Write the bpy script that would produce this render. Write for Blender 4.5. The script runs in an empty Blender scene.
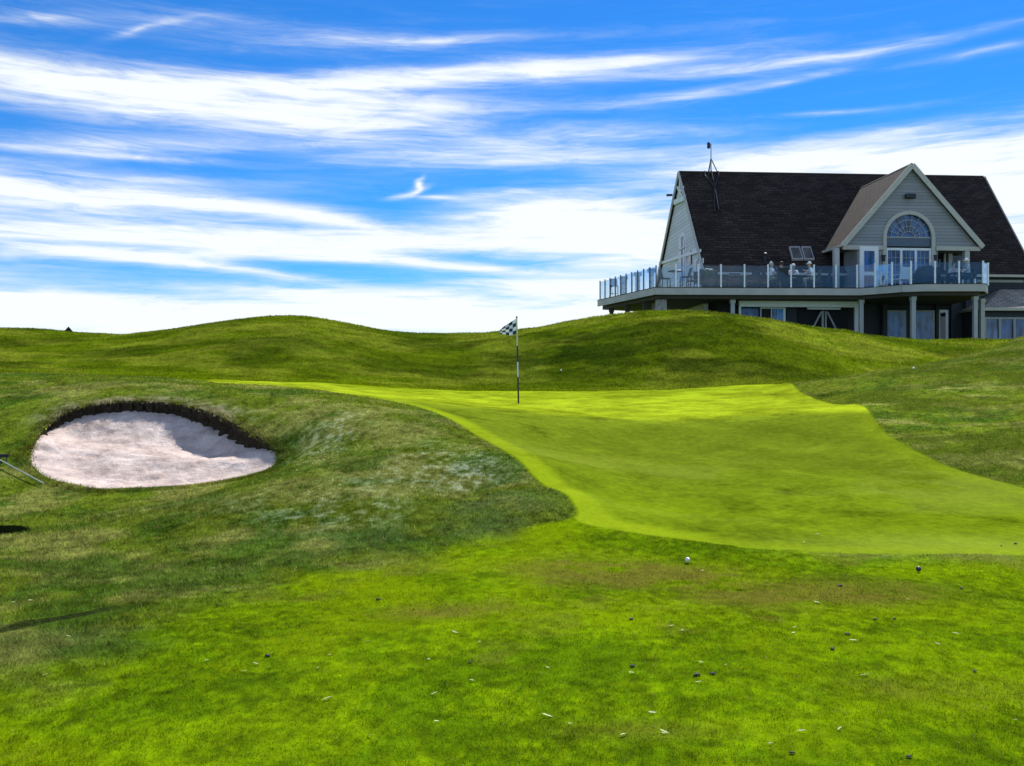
import bpy, bmesh, math, random
import numpy as np
from mathutils import Vector, Matrix, Euler

random.seed(7)
rng = np.random.default_rng(11)
R = math.radians
sc = bpy.context.scene
COL = sc.collection
F = 900.0            # focal length in pixels of the 1024 wide frame
CX, CY = 512.0, 383.0
EYE = 1.6

# ------------------------------------------------------------------ tagging
def tag(o, label=None, cat=None, group=None, kind=None):
    if label: o['label'] = label
    if cat: o['category'] = cat
    if group: o['group'] = group
    if kind: o['kind'] = kind
    return o

def empty(name, loc=(0, 0, 0), rz=0.0, label=None, cat=None, group=None):
    o = bpy.data.objects.new(name, None)
    o.empty_display_size = 0.2
    COL.objects.link(o)
    o.location = loc
    o.rotation_euler = (0, 0, rz)
    return tag(o, label, cat, group)

def link(name, me, mat=None, parent=None, smooth=False):
    o = bpy.data.objects.new(name, me)
    COL.objects.link(o)
    if mat is not None and len(me.materials) == 0:
        me.materials.append(mat)
    if smooth:
        me.polygons.foreach_set('use_smooth', [True] * len(me.polygons))
    if parent is not None:
        o.parent = parent
    return o

def copy_tree(o, parent=None):
    c = o.copy()
    COL.objects.link(c)
    c.parent = parent
    for ch in list(o.children):
        copy_tree(ch, c)
    return c

# ------------------------------------------------------------------ mesh builder
class MB:
    def __init__(self):
        self.bm = bmesh.new()

    def face(self, pts):
        vs = [self.bm.verts.new(p) for p in pts]
        return self.bm.faces.new(vs)

    def box(self, lo, hi, bevel=0.0):
        x0, y0, z0 = lo; x1, y1, z1 = hi
        vs = [self.bm.verts.new(p) for p in ((x0,y0,z0),(x1,y0,z0),(x1,y1,z0),(x0,y1,z0),(x0,y0,z1),(x1,y0,z1),(x1,y1,z1),(x0,y1,z1))]
        fs = [self.bm.faces.new([vs[i] for i in q]) for q in ((3,2,1,0),(4,5,6,7),(0,1,5,4),(1,2,6,5),(2,3,7,6),(3,0,4,7))]
        if bevel > 0:
            es = list({e for f in fs for e in f.edges})
            bmesh.ops.bevel(self.bm, geom=es, offset=bevel, segments=1, affect='EDGES', profile=0.5)
        return self

    def prism(self, poly, d):
        """poly: list of 3d points, extruded along d."""
        d = Vector(d)
        a = [self.bm.verts.new(p) for p in poly]
        b = [self.bm.verts.new(Vector(p) + d) for p in poly]
        n = len(a)
        self.bm.faces.new(a[::-1]); self.bm.faces.new(b)
        for i in range(n):
            j = (i + 1) % n
            self.bm.faces.new((a[i], a[j], b[j], b[i]))
        return self

    def bar(self, p, q, w, h=None, up=(0, 0, 1)):
        """rectangular bar from p to q, w wide, h high."""
        h = w if h is None else h
        p, q = Vector(p), Vector(q)
        t = (q - p).normalized()
        u = Vector(up)
        if abs(t.dot(u)) > 0.98: u = Vector((0, 1, 0))
        s = t.cross(u).normalized(); n = s.cross(t).normalized()
        c = [p + s * a * w / 2 + n * b * h / 2 for a, b in ((-1,-1),(1,-1),(1,1),(-1,1))]
        return self.prism(c, q - p)

    def tube(self, pts, rad, seg=10, cap=True):
        pts = [Vector(p) for p in pts]
        n = len(pts)
        rads = rad if isinstance(rad, (list, tuple)) else [rad] * n
        rings = []
        ref = None
        for i, p in enumerate(pts):
            t = (pts[min(i + 1, n - 1)] - pts[max(i - 1, 0)])
            t = t.normalized() if t.length > 1e-9 else Vector((0, 0, 1))
            if ref is None or abs(ref.dot(t)) > .95:
                ref = Vector((1, 0, 0)) if abs(t.x) < .8 else Vector((0, 1, 0))
            s = t.cross(ref).normalized(); m = s.cross(t).normalized()
            rings.append([self.bm.verts.new(p + (s * math.cos(2*math.pi*k/seg) + m * math.sin(2*math.pi*k/seg)) * rads[i]) for k in range(seg)])
        for a, b in zip(rings[:-1], rings[1:]):
            for k in range(seg):
                self.bm.faces.new((a[k], a[(k+1) % seg], b[(k+1) % seg], b[k]))
        if cap:
            self.bm.faces.new(rings[0][::-1]); self.bm.faces.new(rings[-1])
        return self

    def lathe(self, prof, seg=16, c=(0, 0, 0)):
        c = Vector(c)
        rings = [[self.bm.verts.new(c + Vector((r*math.cos(2*math.pi*k/seg), r*math.sin(2*math.pi*k/seg), z))) for k in range(seg)] for r, z in prof]
        for a, b in zip(rings[:-1], rings[1:]):
            for k in range(seg):
                self.bm.faces.new((a[k], a[(k+1) % seg], b[(k+1) % seg], b[k]))
        self.bm.faces.new(rings[0][::-1]); self.bm.faces.new(rings[-1])
        return self

    def build(self, name, mat, parent=None, smooth=False):
        bmesh.ops.recalc_face_normals(self.bm, faces=self.bm.faces[:])
        me = bpy.data.meshes.new(name)
        self.bm.to_mesh(me); self.bm.free()
        return link(name, me, mat, parent, smooth)

# ------------------------------------------------------------------ materials
def new_mat(name):
    m = bpy.data.materials.new(name)
    m.use_nodes = True
    nt = m.node_tree
    b = nt.nodes['Principled BSDF']
    return m, nt, b

def plain(name, col, rough=0.6, metal=0.0, vary=0.12, scale=6.0, bump=0.0):
    """a paint or plastic with slight mottling so that no face is flat"""
    m, nt, b = new_mat(name)
    tc = nt.nodes.new('ShaderNodeTexCoord')
    n = nt.nodes.new('ShaderNodeTexNoise'); n.inputs['Scale'].default_value = scale; n.inputs['Detail'].default_value = 6
    nt.links.new(tc.outputs['Object'], n.inputs['Vector'])
    r = nt.nodes.new('ShaderNodeValToRGB')
    r.color_ramp.elements[0].position = .3; r.color_ramp.elements[1].position = .7
    r.color_ramp.elements[0].color = (*[c * (1 - vary) for c in col], 1)
    r.color_ramp.elements[1].color = (*[min(1, c * (1 + vary)) for c in col], 1)
    nt.links.new(n.outputs['Fac'], r.inputs['Fac'])
    nt.links.new(r.outputs['Color'], b.inputs['Base Color'])
    b.inputs['Roughness'].default_value = rough
    b.inputs['Metallic'].default_value = metal
    if bump:
        bp = nt.nodes.new('ShaderNodeBump'); bp.inputs['Strength'].default_value = bump; bp.inputs['Distance'].default_value = .02
        nt.links.new(n.outputs['Fac'], bp.inputs['Height']); nt.links.new(bp.outputs['Normal'], b.inputs['Normal'])
    return m

def siding(name, col, pitch=0.14):
    """horizontal clapboards"""
    m, nt, b = new_mat(name)
    N, L = nt.nodes, nt.links
    tc = N.new('ShaderNodeTexCoord'); sx = N.new('ShaderNodeSeparateXYZ')
    L.new(tc.outputs['Object'], sx.inputs[0])
    d = N.new('ShaderNodeMath'); d.operation = 'DIVIDE'; d.inputs[1].default_value = pitch
    L.new(sx.outputs['Z'], d.inputs[0])
    fr = N.new('ShaderNodeMath'); fr.operation = 'FRACT'; L.new(d.outputs[0], fr.inputs[0])
    fl = N.new('ShaderNodeMath'); fl.operation = 'FLOOR'; L.new(d.outputs[0], fl.inputs[0])
    wn = N.new('ShaderNodeTexWhiteNoise'); wn.noise_dimensions = '1D'; L.new(fl.outputs[0], wn.inputs['W'])
    ns = N.new('ShaderNodeTexNoise'); ns.inputs['Scale'].default_value = 2.2; ns.inputs['Detail'].default_value = 7
    L.new(tc.outputs['Object'], ns.inputs['Vector'])
    ad = N.new('ShaderNodeMath'); ad.operation = 'ADD'; L.new(wn.outputs['Value'], ad.inputs[0]); L.new(ns.outputs['Fac'], ad.inputs[1])
    r = N.new('ShaderNodeValToRGB'); r.color_ramp.elements[0].position = .3; r.color_ramp.elements[1].position = 1.4
    r.color_ramp.elements[0].position = 0.2; r.color_ramp.elements[1].position = 1.0
    r.color_ramp.elements[0].color = (*[c * .84 for c in col], 1); r.color_ramp.elements[1].color = (*[c * 1.1 for c in col], 1)
    hf = N.new('ShaderNodeMath'); hf.operation = 'MULTIPLY'; hf.inputs[1].default_value = .6; L.new(ad.outputs[0], hf.inputs[0])
    L.new(hf.outputs[0], r.inputs['Fac'])
    lap_shade = N.new('ShaderNodeMapRange'); lap_shade.inputs[1].default_value = .02; lap_shade.inputs[2].default_value = .16; lap_shade.inputs[3].default_value = .5; L.new(fr.outputs[0], lap_shade.inputs[0])  # dark line per course put into the colour, standing in for weak bump shading
    gm_ = N.new('ShaderNodeVectorMath'); gm_.operation = 'SCALE'; L.new(r.outputs['Color'], gm_.inputs[0]); L.new(lap_shade.outputs[0], gm_.inputs['Scale']); L.new(gm_.outputs[0], b.inputs['Base Color'])
    inv = N.new('ShaderNodeMath'); inv.operation = 'SUBTRACT'; inv.inputs[0].default_value = 1; L.new(fr.outputs[0], inv.inputs[1])
    bp = N.new('ShaderNodeBump'); bp.inputs['Distance'].default_value = .03; bp.inputs['Strength'].default_value = .9
    L.new(inv.outputs[0], bp.inputs['Height']); L.new(bp.outputs['Normal'], b.inputs['Normal'])
    b.inputs['Roughness'].default_value = .65
    return m

def shingles(name, axis, slope, c1, c2):
    """asphalt shingles in courses; axis = the object axis that runs along the courses"""
    m, nt, b = new_mat(name)
    N, L = nt.nodes, nt.links
    tc = N.new('ShaderNodeTexCoord'); sx = N.new('ShaderNodeSeparateXYZ'); L.new(tc.outputs['Object'], sx.inputs[0])
    mz = N.new('ShaderNodeMath'); mz.operation = 'MULTIPLY'; mz.inputs[1].default_value = slope; L.new(sx.outputs['Z'], mz.inputs[0])
    cb = N.new('ShaderNodeCombineXYZ'); L.new(sx.outputs[axis], cb.inputs[0]); L.new(mz.outputs[0], cb.inputs[1])
    br = N.new('ShaderNodeTexBrick')
    br.inputs['Scale'].default_value = 1; br.inputs['Brick Width'].default_value = .5; br.inputs['Row Height'].default_value = .2
    br.inputs['Mortar Size'].default_value = .022; br.inputs['Mortar Smooth'].default_value = .4; br.inputs['Bias'].default_value = -.1
    br.inputs['Color1'].default_value = (*c1, 1); br.inputs['Color2'].default_value = (*c2, 1)
    br.inputs['Mortar'].default_value = (*[c * .2 for c in c1], 1)
    L.new(cb.outputs[0], br.inputs['Vector'])
    ns = N.new('ShaderNodeTexNoise'); ns.inputs['Scale'].default_value = .9; ns.inputs['Detail'].default_value = 8; ns.inputs['Roughness'].default_value = .7
    L.new(tc.outputs['Object'], ns.inputs['Vector'])
    mr = N.new('ShaderNodeMapRange'); mr.inputs[1].default_value = .3; mr.inputs[2].default_value = .7; mr.inputs[3].default_value = .65; mr.inputs[4].default_value = 1.35
    L.new(ns.outputs['Fac'], mr.inputs[0])
    mx = N.new('ShaderNodeVectorMath'); mx.operation = 'SCALE'; L.new(br.outputs['Color'], mx.inputs[0]); L.new(mr.outputs[0], mx.inputs['Scale'])
    L.new(mx.outputs[0], b.inputs['Base Color'])
    bp = N.new('ShaderNodeBump'); bp.inputs['Distance'].default_value = .02; bp.inputs['Strength'].default_value = .5
    L.new(br.outputs['Fac'], bp.inputs['Height']); bp.invert = True
    L.new(bp.outputs['Normal'], b.inputs['Normal'])
    b.inputs['Roughness'].default_value = .9
    b.inputs['Specular IOR Level'].default_value = .15
    return m

def window_glass(name, col=(.03, .05, .08), rough=.04):
    m, nt, b = new_mat(name)
    N, L = nt.nodes, nt.links
    tc = N.new('ShaderNodeTexCoord'); ns = N.new('ShaderNodeTexNoise'); ns.inputs['Scale'].default_value = 1.3
    L.new(tc.outputs['Object'], ns.inputs['Vector'])
    bp = N.new('ShaderNodeBump'); bp.inputs['Distance'].default_value = .02; bp.inputs['Strength'].default_value = .12
    L.new(ns.outputs['Fac'], bp.inputs['Height']); L.new(bp.outputs['Normal'], b.inputs['Normal'])
    mp = N.new('ShaderNodeMapping'); mp.inputs['Scale'].default_value = (2.6, 2.6, .8); L.new(tc.outputs['Object'], mp.inputs['Vector'])
    n2 = N.new('ShaderNodeTexNoise'); n2.inputs['Scale'].default_value = 1.6; n2.inputs['Detail'].default_value = 5; L.new(mp.outputs[0], n2.inputs['Vector'])
    r = N.new('ShaderNodeValToRGB'); r.color_ramp.elements[0].position = .38; r.color_ramp.elements[1].position = .62  # blotches painted into the glass colour imitate reflections and curtains
    r.color_ramp.elements[0].color = (*[c * .35 for c in col], 1); r.color_ramp.elements[1].color = (*[c * 1.7 for c in col], 1)
    L.new(n2.outputs['Fac'], r.inputs['Fac']); L.new(r.outputs['Color'], b.inputs['Base Color']); b.inputs['Roughness'].default_value = rough
    b.inputs['IOR'].default_value = 1.5
    return m

def rail_glass(name):
    m, nt, b = new_mat(name)
    N, L = nt.nodes, nt.links
    out = N['Material Output']
    tr = N.new('ShaderNodeBsdfTransparent'); tr.inputs['Color'].default_value = (.80, .89, .96, 1)
    gl = N.new('ShaderNodeBsdfGlossy'); gl.inputs['Roughness'].default_value = .03; gl.inputs['Color'].default_value = (.9, .97, 1, 1)
    fr = N.new('ShaderNodeFresnel'); fr.inputs['IOR'].default_value = 1.55
    mr = N.new('ShaderNodeMath'); mr.operation = 'MULTIPLY'; mr.inputs[1].default_value = .6; L.new(fr.outputs[0], mr.inputs[0])
    mx = N.new('ShaderNodeMixShader'); L.new(mr.outputs[0], mx.inputs[0]); L.new(tr.outputs[0], mx.inputs[1]); L.new(gl.outputs[0], mx.inputs[2])
    L.new(mx.outputs[0], out.inputs['Surface'])
    return m

M = {}
M['white_trim'] = plain('white_trim', (.74, .74, .72), .5, vary=.06)
M['grey_trim'] = plain('grey_trim', (.34, .33, .31), .55, vary=.1)
M['beige_trim'] = plain('beige_trim', (.45, .42, .36), .55, vary=.08)
M['gable_siding'] = siding('gable_siding', (.68, .66, .62), .22)
M['wing_siding'] = siding('wing_siding', (.27, .27, .275), .17)
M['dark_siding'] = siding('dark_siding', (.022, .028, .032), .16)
M['fascia'] = plain('fascia', (.46, .43, .39), .6, vary=.12, scale=2)
M['soffit'] = plain('soffit', (.10, .10, .10), .7)
M['deck_board'] = plain('deck_board', (.16, .14, .12), .7, scale=12)
M['dark_timber'] = plain('dark_timber', (.055, .042, .032), .75, scale=10)
M['column_paint'] = plain('column_paint', (.42, .41, .39), .5, vary=.08)
M['stone'] = plain('stone', (.33, .30, .27), .8, vary=.35, scale=9, bump=.5)
M['roof_x'] = shingles('roof_x', 'X', 1.27, (.048, .034, .028), (.022, .0155, .013))
M['roof_y'] = shingles('roof_y', 'Y', 1.33, (.043, .034, .028), (.028, .023, .0195))
M['roof_annex'] = shingles('roof_annex', 'X', 2.5, (.34, .31, .26), (.24, .22, .19))
M['glass_blue'] = window_glass('glass_blue', (.018, .075, .20))
M['glass_dark'] = window_glass('glass_dark', (.012, .016, .022))
M['glass_pale'] = window_glass('glass_pale', (.04, .12, .27))
M['rail_glass'] = rail_glass('rail_glass')
M['post_white'] = plain('post_white', (.88, .88, .87), .35, vary=.05)
M['post_dark'] = plain('post_dark', (.10, .11, .12), .4, vary=.1)
M['dark_metal'] = plain('dark_metal', (.03, .03, .033), .45, metal=.6)
M['pale_metal'] = plain('pale_metal', (.55, .56, .57), .35, metal=.7, vary=.06)
M['wicker'] = plain('wicker', (.028, .03, .036), .7, scale=60, bump=.4)
M['plastic_white'] = plain('plastic_white', (.78, .79, .8), .4, vary=.03)
M['spandrel'] = plain('spandrel', (.07, .105, .15), .5, vary=.1)
M['interior'] = plain('interior', (.012, .013, .015), .9)  # near-black: deep shade of rooms and voids put into the colour
M['cover'] = plain('cover', (.03, .035, .045), .75, scale=5, bump=.5)
M['pot'] = plain('pot', (.05, .045, .045), .6)
M['leaf'] = plain('leaf', (.05, .09, .03), .7, vary=.4, scale=20)
M['skin'] = plain('skin', (.46, .28, .2), .55, vary=.06)
M['shirt_white'] = plain('shirt_white', (.88, .88, .87), .8, vary=.05)
M['shirt_dark'] = plain('shirt_dark', (.018, .02, .028), .85, vary=.2)
M['shirt_grey'] = plain('shirt_grey', (.5, .5, .52), .8, vary=.08)
M['trouser_dark'] = plain('trouser_dark', (.03, .035, .05), .85, vary=.2)
M['trouser_tan'] = plain('trouser_tan', (.38, .32, .24), .85, vary=.1)
M['hair_dark'] = plain('hair_dark', (.03, .022, .016), .7, vary=.3, scale=40)
M['hair_grey'] = plain('hair_grey', (.45, .44, .42), .7, vary=.2, scale=40)
M['cap_white'] = plain('cap_white', (.75, .75, .74), .8, vary=.05)
M['ball_white'] = plain('ball_white', (.82, .82, .8), .3, vary=.02, scale=80, bump=.3)

# ------------------------------------------------------------------ terrain: thin plate spline through surveyed points
def P(u, v, Y):
    return ((u - CX) / F * Y, Y, EYE + (CY - v) / F * Y)

ctrl_px = [
 # foreground fairway
 (0,766,3.76),(250,766,3.76),(512,766,3.76),(770,766,3.76),(1024,766,3.76),
 (0,640,5.6),(250,640,5.65),(512,640,5.65),(770,640,5.65),(1024,640,5.65),
 (687,563,8.05),(850,553,8.5),(1024,553,8.5),(620,535,8.95),
 # green, lower slope then upper tier
 (700,515,10.3),(850,515,10.3),(1024,515,10.4),(620,500,11.0),
 (650,480,12.5),(750,480,12.5),(850,480,12.5),(930,490,12.0),
 (600,450,15.0),(700,450,15.2),(820,448,15.2),(620,420,18.4),(720,419,18.4),(800,412,18.4),
 (560,412,19.6),(518,403,23),(620,402,23),(700,399,23.2),(770,394,23.4),(440,399,22.6),(380,394,22.6),(300,386,22),
 (200,380,23.5),(330,383,25.2),(400,388,26.2),(520,391,27.2),(650,391,27.2),(760,386,26),
 # left mound with the bunker
 (0,600,6.9),(120,600,6.8),(230,600,6.7),(0,545,9.0),(130,545,9.0),(230,540,9.1),
 (0,490,12.6),(100,492,12.8),(180,489,12.9),(240,478,13.3),(278,455,14.2),(30,462,13.9),
 (0,420,15.4),(60,412,15.6),(140,402,16.2),(210,414,15.6),(245,430,15.0),
 (0,390,18),(70,384,18.2),(140,383,18.2),(210,386,18.6),(0,373,20.5),(70,375,20.4),(130,377,20.6),
 (300,388,20.2),(400,403,17.6),(460,425,15.0),(520,462,12.0),(560,492,10.3),(577,512,9.65),
 (300,430,14.6),(300,470,12.2),(300,510,10.2),(310,560,8.15),(400,450,12.9),(400,500,10.3),(450,540,8.8),(480,490,11.0),
 # dip behind the left mound
 (-60,384,25),(40,384,25),(130,384,25),
 # right mound
 (1024,488,12.1),(960,466,13.4),(930,457,14.0),(880,425,16.7),(863,406,18.8),(830,404,20.2),(780,385,25),
 (1024,440,14.4),(1024,400,18.4),(1024,365,22.6),(1024,337,26.5),(960,420,17.0),(940,390,20.4),(940,361,25),(880,392,21),(880,371,25.4),
 (1100,420,15.5),(1100,380,20),(1120,325,27),
 (1040,376,31),(940,384,29.5),(860,387,28.2),
 # back hill: foot, face, crest
 (0,374,27.5),(100,377,27.5),(200,379,27.2),(300,382,27.2),(400,386,27.8),(520,389,28.4),(650,389,28.4),(760,383,28.2),
 (0,352,32),(100,355,32),(200,348,32),(280,343,32),(400,356,32),(520,360,32),(600,350,32),(690,342,32),(780,349,32),(870,361,32.5),(960,358,34),
 (-100,326,38),(0,327,38),(70,331,38),(120,333,38),(180,328,37.5),(230,319,37),(280,316,37),(330,321,37),(400,332,38),(450,334.5,38.5),(500,333,38.5),
 (540,327,38),(590,318,37.5),(640,312,37.5),(690,311,37.5),(740,316,37.5),(800,325,37.5),(870,336,38),(930,342,38),(1000,340.5,38),(1080,338,38),
]
ctrl = [P(*c) for c in ctrl_px]
ctrl += [(x, -6.0, 0.0) for x in (-14, -5, 5, 14)] + [(x, 0.5, 0.0) for x in (-9, -4, 0, 4, 9)]
ctrl += [(-13, 6, .05), (-16, 12, .5), (-22, 20, 1.5), (13, 6, .1), (16, 12, .9), (22, 20, 2.6), (-34, 30, 2.6), (34, 30, 3.4)]
# behind the crest: gentle fall on the left, levelled pad of the clubhouse on the right
ctrl += [(x, 46, 3.0) for x in (-34, -26, -18, -10, -3)] + [(x, 60, 2.2) for x in (-34, -20, -6)]
ctrl += [(x, y, 3.4) for x in (5, 12, 19, 26, 34) for y in (42.5, 48, 60)]
ctrl = np.array(ctrl)

def _tps_kernel(d2):
    return np.where(d2 > 1e-12, 0.5 * d2 * np.log(np.maximum(d2, 1e-12)), 0.0)
def _fit(pts, lam=0.02):
    n = len(pts); xy = pts[:, :2]
    K = _tps_kernel(((xy[:, None] - xy[None]) ** 2).sum(-1)) + lam * np.eye(n)
    Q = np.hstack([np.ones((n, 1)), xy])
    A = np.block([[K, Q], [Q.T, np.zeros((3, 3))]])
    return np.linalg.solve(A, np.concatenate([pts[:, 2], np.zeros(3)]))
TPS = _fit(ctrl)
def sstep(a, b, x):
    t = np.clip((x - a) / (b - a), 0, 1)
    return t * t * (3 - 2 * t)

# value noise ------------------------------------------------------
_perm = rng.random(65536)
def vnoise(x, y, seed=0):
    xi = np.floor(x).astype(np.int64); yi = np.floor(y).astype(np.int64)
    fx = x - xi; fy = y - yi
    fx = fx * fx * (3 - 2 * fx); fy = fy * fy * (3 - 2 * fy)
    def h(a, b):
        return _perm[((a * 73856093) ^ (b * 19349663) ^ (seed * 83492791)) & 65535]
    a = h(xi, yi); b = h(xi + 1, yi); c = h(xi, yi + 1); d = h(xi + 1, yi + 1)
    return (a * (1 - fx) + b * fx) * (1 - fy) + (c * (1 - fx) + d * fx) * fy
def fbm(x, y, oct=4, seed=0, gain=.5):
    s = 0; a = 1; t = 0
    for o in range(oct):
        s = s + a * vnoise(x * 2 ** o + 17.3 * o, y * 2 ** o - 9.1 * o, seed + o); t += a; a *= gain
    return s / t

def tps(x, y):
    x = np.asarray(x, float).ravel(); y = np.asarray(y, float).ravel()
    out = np.empty_like(x)
    n = len(ctrl)
    for i in range(0, len(x), 20000):
        X = x[i:i+20000]; Yy = y[i:i+20000]
        d2 = (X[:, None] - ctrl[None, :, 0]) ** 2 + (Yy[:, None] - ctrl[None, :, 1]) ** 2
        out[i:i+20000] = _tps_kernel(d2) @ TPS[:n] + TPS[n] + TPS[n+1] * X + TPS[n+2] * Yy
    return out
def height(x, y):
    x = np.asarray(x, float).ravel(); y = np.asarray(y, float).ravel()
    xc = np.clip(x, -36, 36); yc = np.clip(y, -8, 62)
    z = tps(xc, yc)
    # away from the surveyed area the land levels out
    far = np.maximum(np.maximum(sstep(50, 110, y), sstep(30, 60, np.abs(x))), sstep(-4, -30, y) if False else sstep(4, 30, -y))
    base = np.where(y > 30, 1.2, 0.3)
    z = z * (1 - far) + base * far
    # natural unevenness
    near = 1 - sstep(60, 200, y)
    z = z + near * ((fbm(x * .55, y * .55, 3, 3) - .5) * .05 + (fbm(x * 2.1, y * 2.1, 3, 9) - .5) * .012) * sstep(1.0, 6.0, np.hypot(x, y))
    lump = sstep(26, 31, y) * (1 - sstep(41, 46, y))          # hummocks of the mown banks behind the green
    z = z + lump * ((fbm(x * .35, y * .35, 3, 21) - .5) * .22 + (fbm(x * 1.3, y * 2.0, 3, 22) - .5) * .05)
    return z

_Ys = np.concatenate([np.arange(2.6, 30, .02), np.arange(30, 60, .05)])
def hit(u, v):
    """the ground point seen at a pixel of the photograph"""
    x = (u - CX) / F * _Ys
    zr = EYE + (CY - v) / F * _Ys
    h = height(x, _Ys)
    k = np.nonzero(h >= zr)[0]
    i = k[0] if len(k) else len(_Ys) - 1
    return float(x[i]), float(_Ys[i]), float(h[i])
def hitpoly(pts):
    return np.array([hit(u, v)[:2] for u, v in pts])

def densify(poly, closed=True, n=8):
    """Catmull-Rom through the points"""
    p = np.asarray(poly, float); m = len(p); out = []
    for i in range(m if closed else m - 1):
        p0, p1, p2, p3 = (p[(i - 1) % m], p[i], p[(i + 1) % m], p[(i + 2) % m]) if closed else (p[max(i-1,0)], p[i], p[i+1], p[min(i+2,m-1)])
        for k in range(n):
            t = k / n
            out.append(.5 * ((2*p1) + (-p0+p2)*t + (2*p0-5*p1+4*p2-p3)*t*t + (-p0+3*p1-3*p2+p3)*t**3))
    return np.array(out)

def sdist(x, y, poly, reach=6.0):
    """signed plan distance to a polygon, positive inside (clamped to reach)"""
    x = np.asarray(x, float).ravel(); y = np.asarray(y, float).ravel()
    out = np.full(len(x), -reach)
    lo = poly.min(0) - reach; hi = poly.max(0) + reach
    sel = np.nonzero((x > lo[0]) & (x < hi[0]) & (y > lo[1]) & (y < hi[1]))[0]
    for i in range(0, len(sel), 20000):
        s = sel[i:i+20000]; X = x[s][:, None]; Y = y[s][:, None]
        a = poly; b = np.roll(poly, -1, 0)
        e = b - a; L = (e ** 2).sum(1) + 1e-12
        t = np.clip(((X - a[:, 0]) * e[:, 0] + (Y - a[:, 1]) * e[:, 1]) / L, 0, 1)
        d = np.sqrt(((X - a[:, 0] - t * e[:, 0]) ** 2 + (Y - a[:, 1] - t * e[:, 1]) ** 2).min(1))
        cr = ((a[:, 1] > Y) != (b[:, 1] > Y)) & (X < e[:, 0] * (Y - a[:, 1]) / np.where(np.abs(e[:, 1]) < 1e-12, 1e-12, e[:, 1]) + a[:, 0])
        out[s] = np.where(cr.sum(1) % 2 == 1, d, -d)
    return np.clip(out, -reach, reach)

# outlines of the mown areas and of the bunker
BUNKER = densify(hitpoly([(29,463),(33,446),(48,424),(72,410),(104,404),(142,402),(180,405),(214,415),(244,430),(268,445),(278,456),(274,467),(254,475),(220,482),(180,487),(140,489),(100,490),(70,485),(44,478)]), True, 8)
GREEN = densify(hitpoly([(206,381.5),(300,388),(350,395),(400,403),(460,425),(520,462),(556,490),(576,510),(574,520),(600,528),(680,540),(760,549),(860,554),(960,554),(1060,552),(1120,510),(1024,488),(960,470),(930,458),(890,436),(872,415),(860,405),(845,404.5),(828,403),(800,392),(775,384.5),(700,388),(600,391),(520,391),(400,388),(330,383.5),(260,381)]), True, 5)
ROUGH_L = densify(np.vstack([hitpoly([(577,511),(566,520),(530,528),(470,545),(420,562),(340,575),(280,585),(230,598),(190,615),(120,650),(60,672),(0,692)]), np.array([(-5, 4.5), (-12, 4.2), (-30, 12), (-30, 26), (-14, 26)]), hitpoly([(200,381),(300,388.2),(400,403.2),(460,425.2),(520,462.2),(556,490.2)])]), True, 4)
print('bunker', BUNKER.min(0), BUNKER.max(0), 'green', GREEN.min(0), GREEN.max(0))
# ------------------------------------------------------------------ bunker shape
BC = (BUNKER.min(0) + BUNKER.max(0)) / 2
BH = (BUNKER.max(0) - BUNKER.min(0)) / 2
def bunker_drop(x, y, d):
    bx = (x - BC[0]) / BH[0]; by = (y - BC[1]) / BH[1]
    back = sstep(-.15, .45, by + .12 * bx)
    right = sstep(-.25, .45, bx) * (1 - .4 * sstep(.6, 1.0, bx))
    wob = fbm(x * 1.7, y * 1.7, 3, 40) - .5
    lip = .03 + back * (.16 + .10 * right)
    bank = .08 + back * (.04 + .03 * right)
    w = .70 - .38 * back * right
    D = lip + bank * sstep(0, 1, np.clip((d + wob * .25 * back) / w, 0, 1))
    foot = fbm(x * 5.5, y * 5.5, 3, 41) - .5
    return D + foot * .05 + wob * .04, lip

# crease cut in the rough at the lower left, and a dark hollow beside the frame's edge
CREASE = densify(hitpoly([(-60, 643), (0, 633), (60, 620), (110, 611), (155, 602)]), False, 6)
def line_dist(x, y, line, reach=1.0):
    out = np.full(len(x), 9.0)
    lo = line.min(0) - reach; hi = line.max(0) + reach
    sel = np.nonzero((x > lo[0]) & (x < hi[0]) & (y > lo[1]) & (y < hi[1]))[0]
    if len(sel):
        X = x[sel][:, None]; Y = y[sel][:, None]
        a = line[:-1]; e = line[1:] - a; L = (e ** 2).sum(1)
        t = np.clip(((X - a[:, 0]) * e[:, 0] + (Y - a[:, 1]) * e[:, 1]) / L, 0, 1)
        out[sel] = np.sqrt(((X - a[:, 0] - t * e[:, 0]) ** 2 + (Y - a[:, 1] - t * e[:, 1]) ** 2).min(1))
    return out
HOLE = np.array(hit(4, 528)[:2])
def scarp(x, y):
    s = (y - np.interp(x, CREASE[:, 0], CREASE[:, 1])) * .6 + (vnoise(x * 7, y * 7, 62) - .5) * .06
    return s, sstep(CREASE[0, 0] - .8, CREASE[0, 0] - .3, x) * (1 - sstep(CREASE[-1, 0] - .35, CREASE[-1, 0] + .1, x))

def ground_z(x, y):
    z = height(x, y)
    x = np.asarray(x, float).ravel(); y = np.asarray(y, float).ravel()
    sc_, sx_ = scarp(x, y)                      # a cut step: the far side stands higher
    z = z + .03 * (.3 + 1.4 * vnoise(x * 4, y * 4, 61)) * sx_ * sstep(-.012, .012, sc_) * np.exp(-np.maximum(sc_, 0) / .7)
    hx = (x - HOLE[0]) / .40; hy = (y - HOLE[1]) / .45
    z = z - .10 * np.exp(-(hx * hx + hy * hy) ** 2)
    z = z + .13 * np.exp(-(hx * 1.35) ** 4) * sstep(-.02, .02, hy) * np.exp(-np.maximum(hy, 0) / 1.3)
    return z

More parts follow.
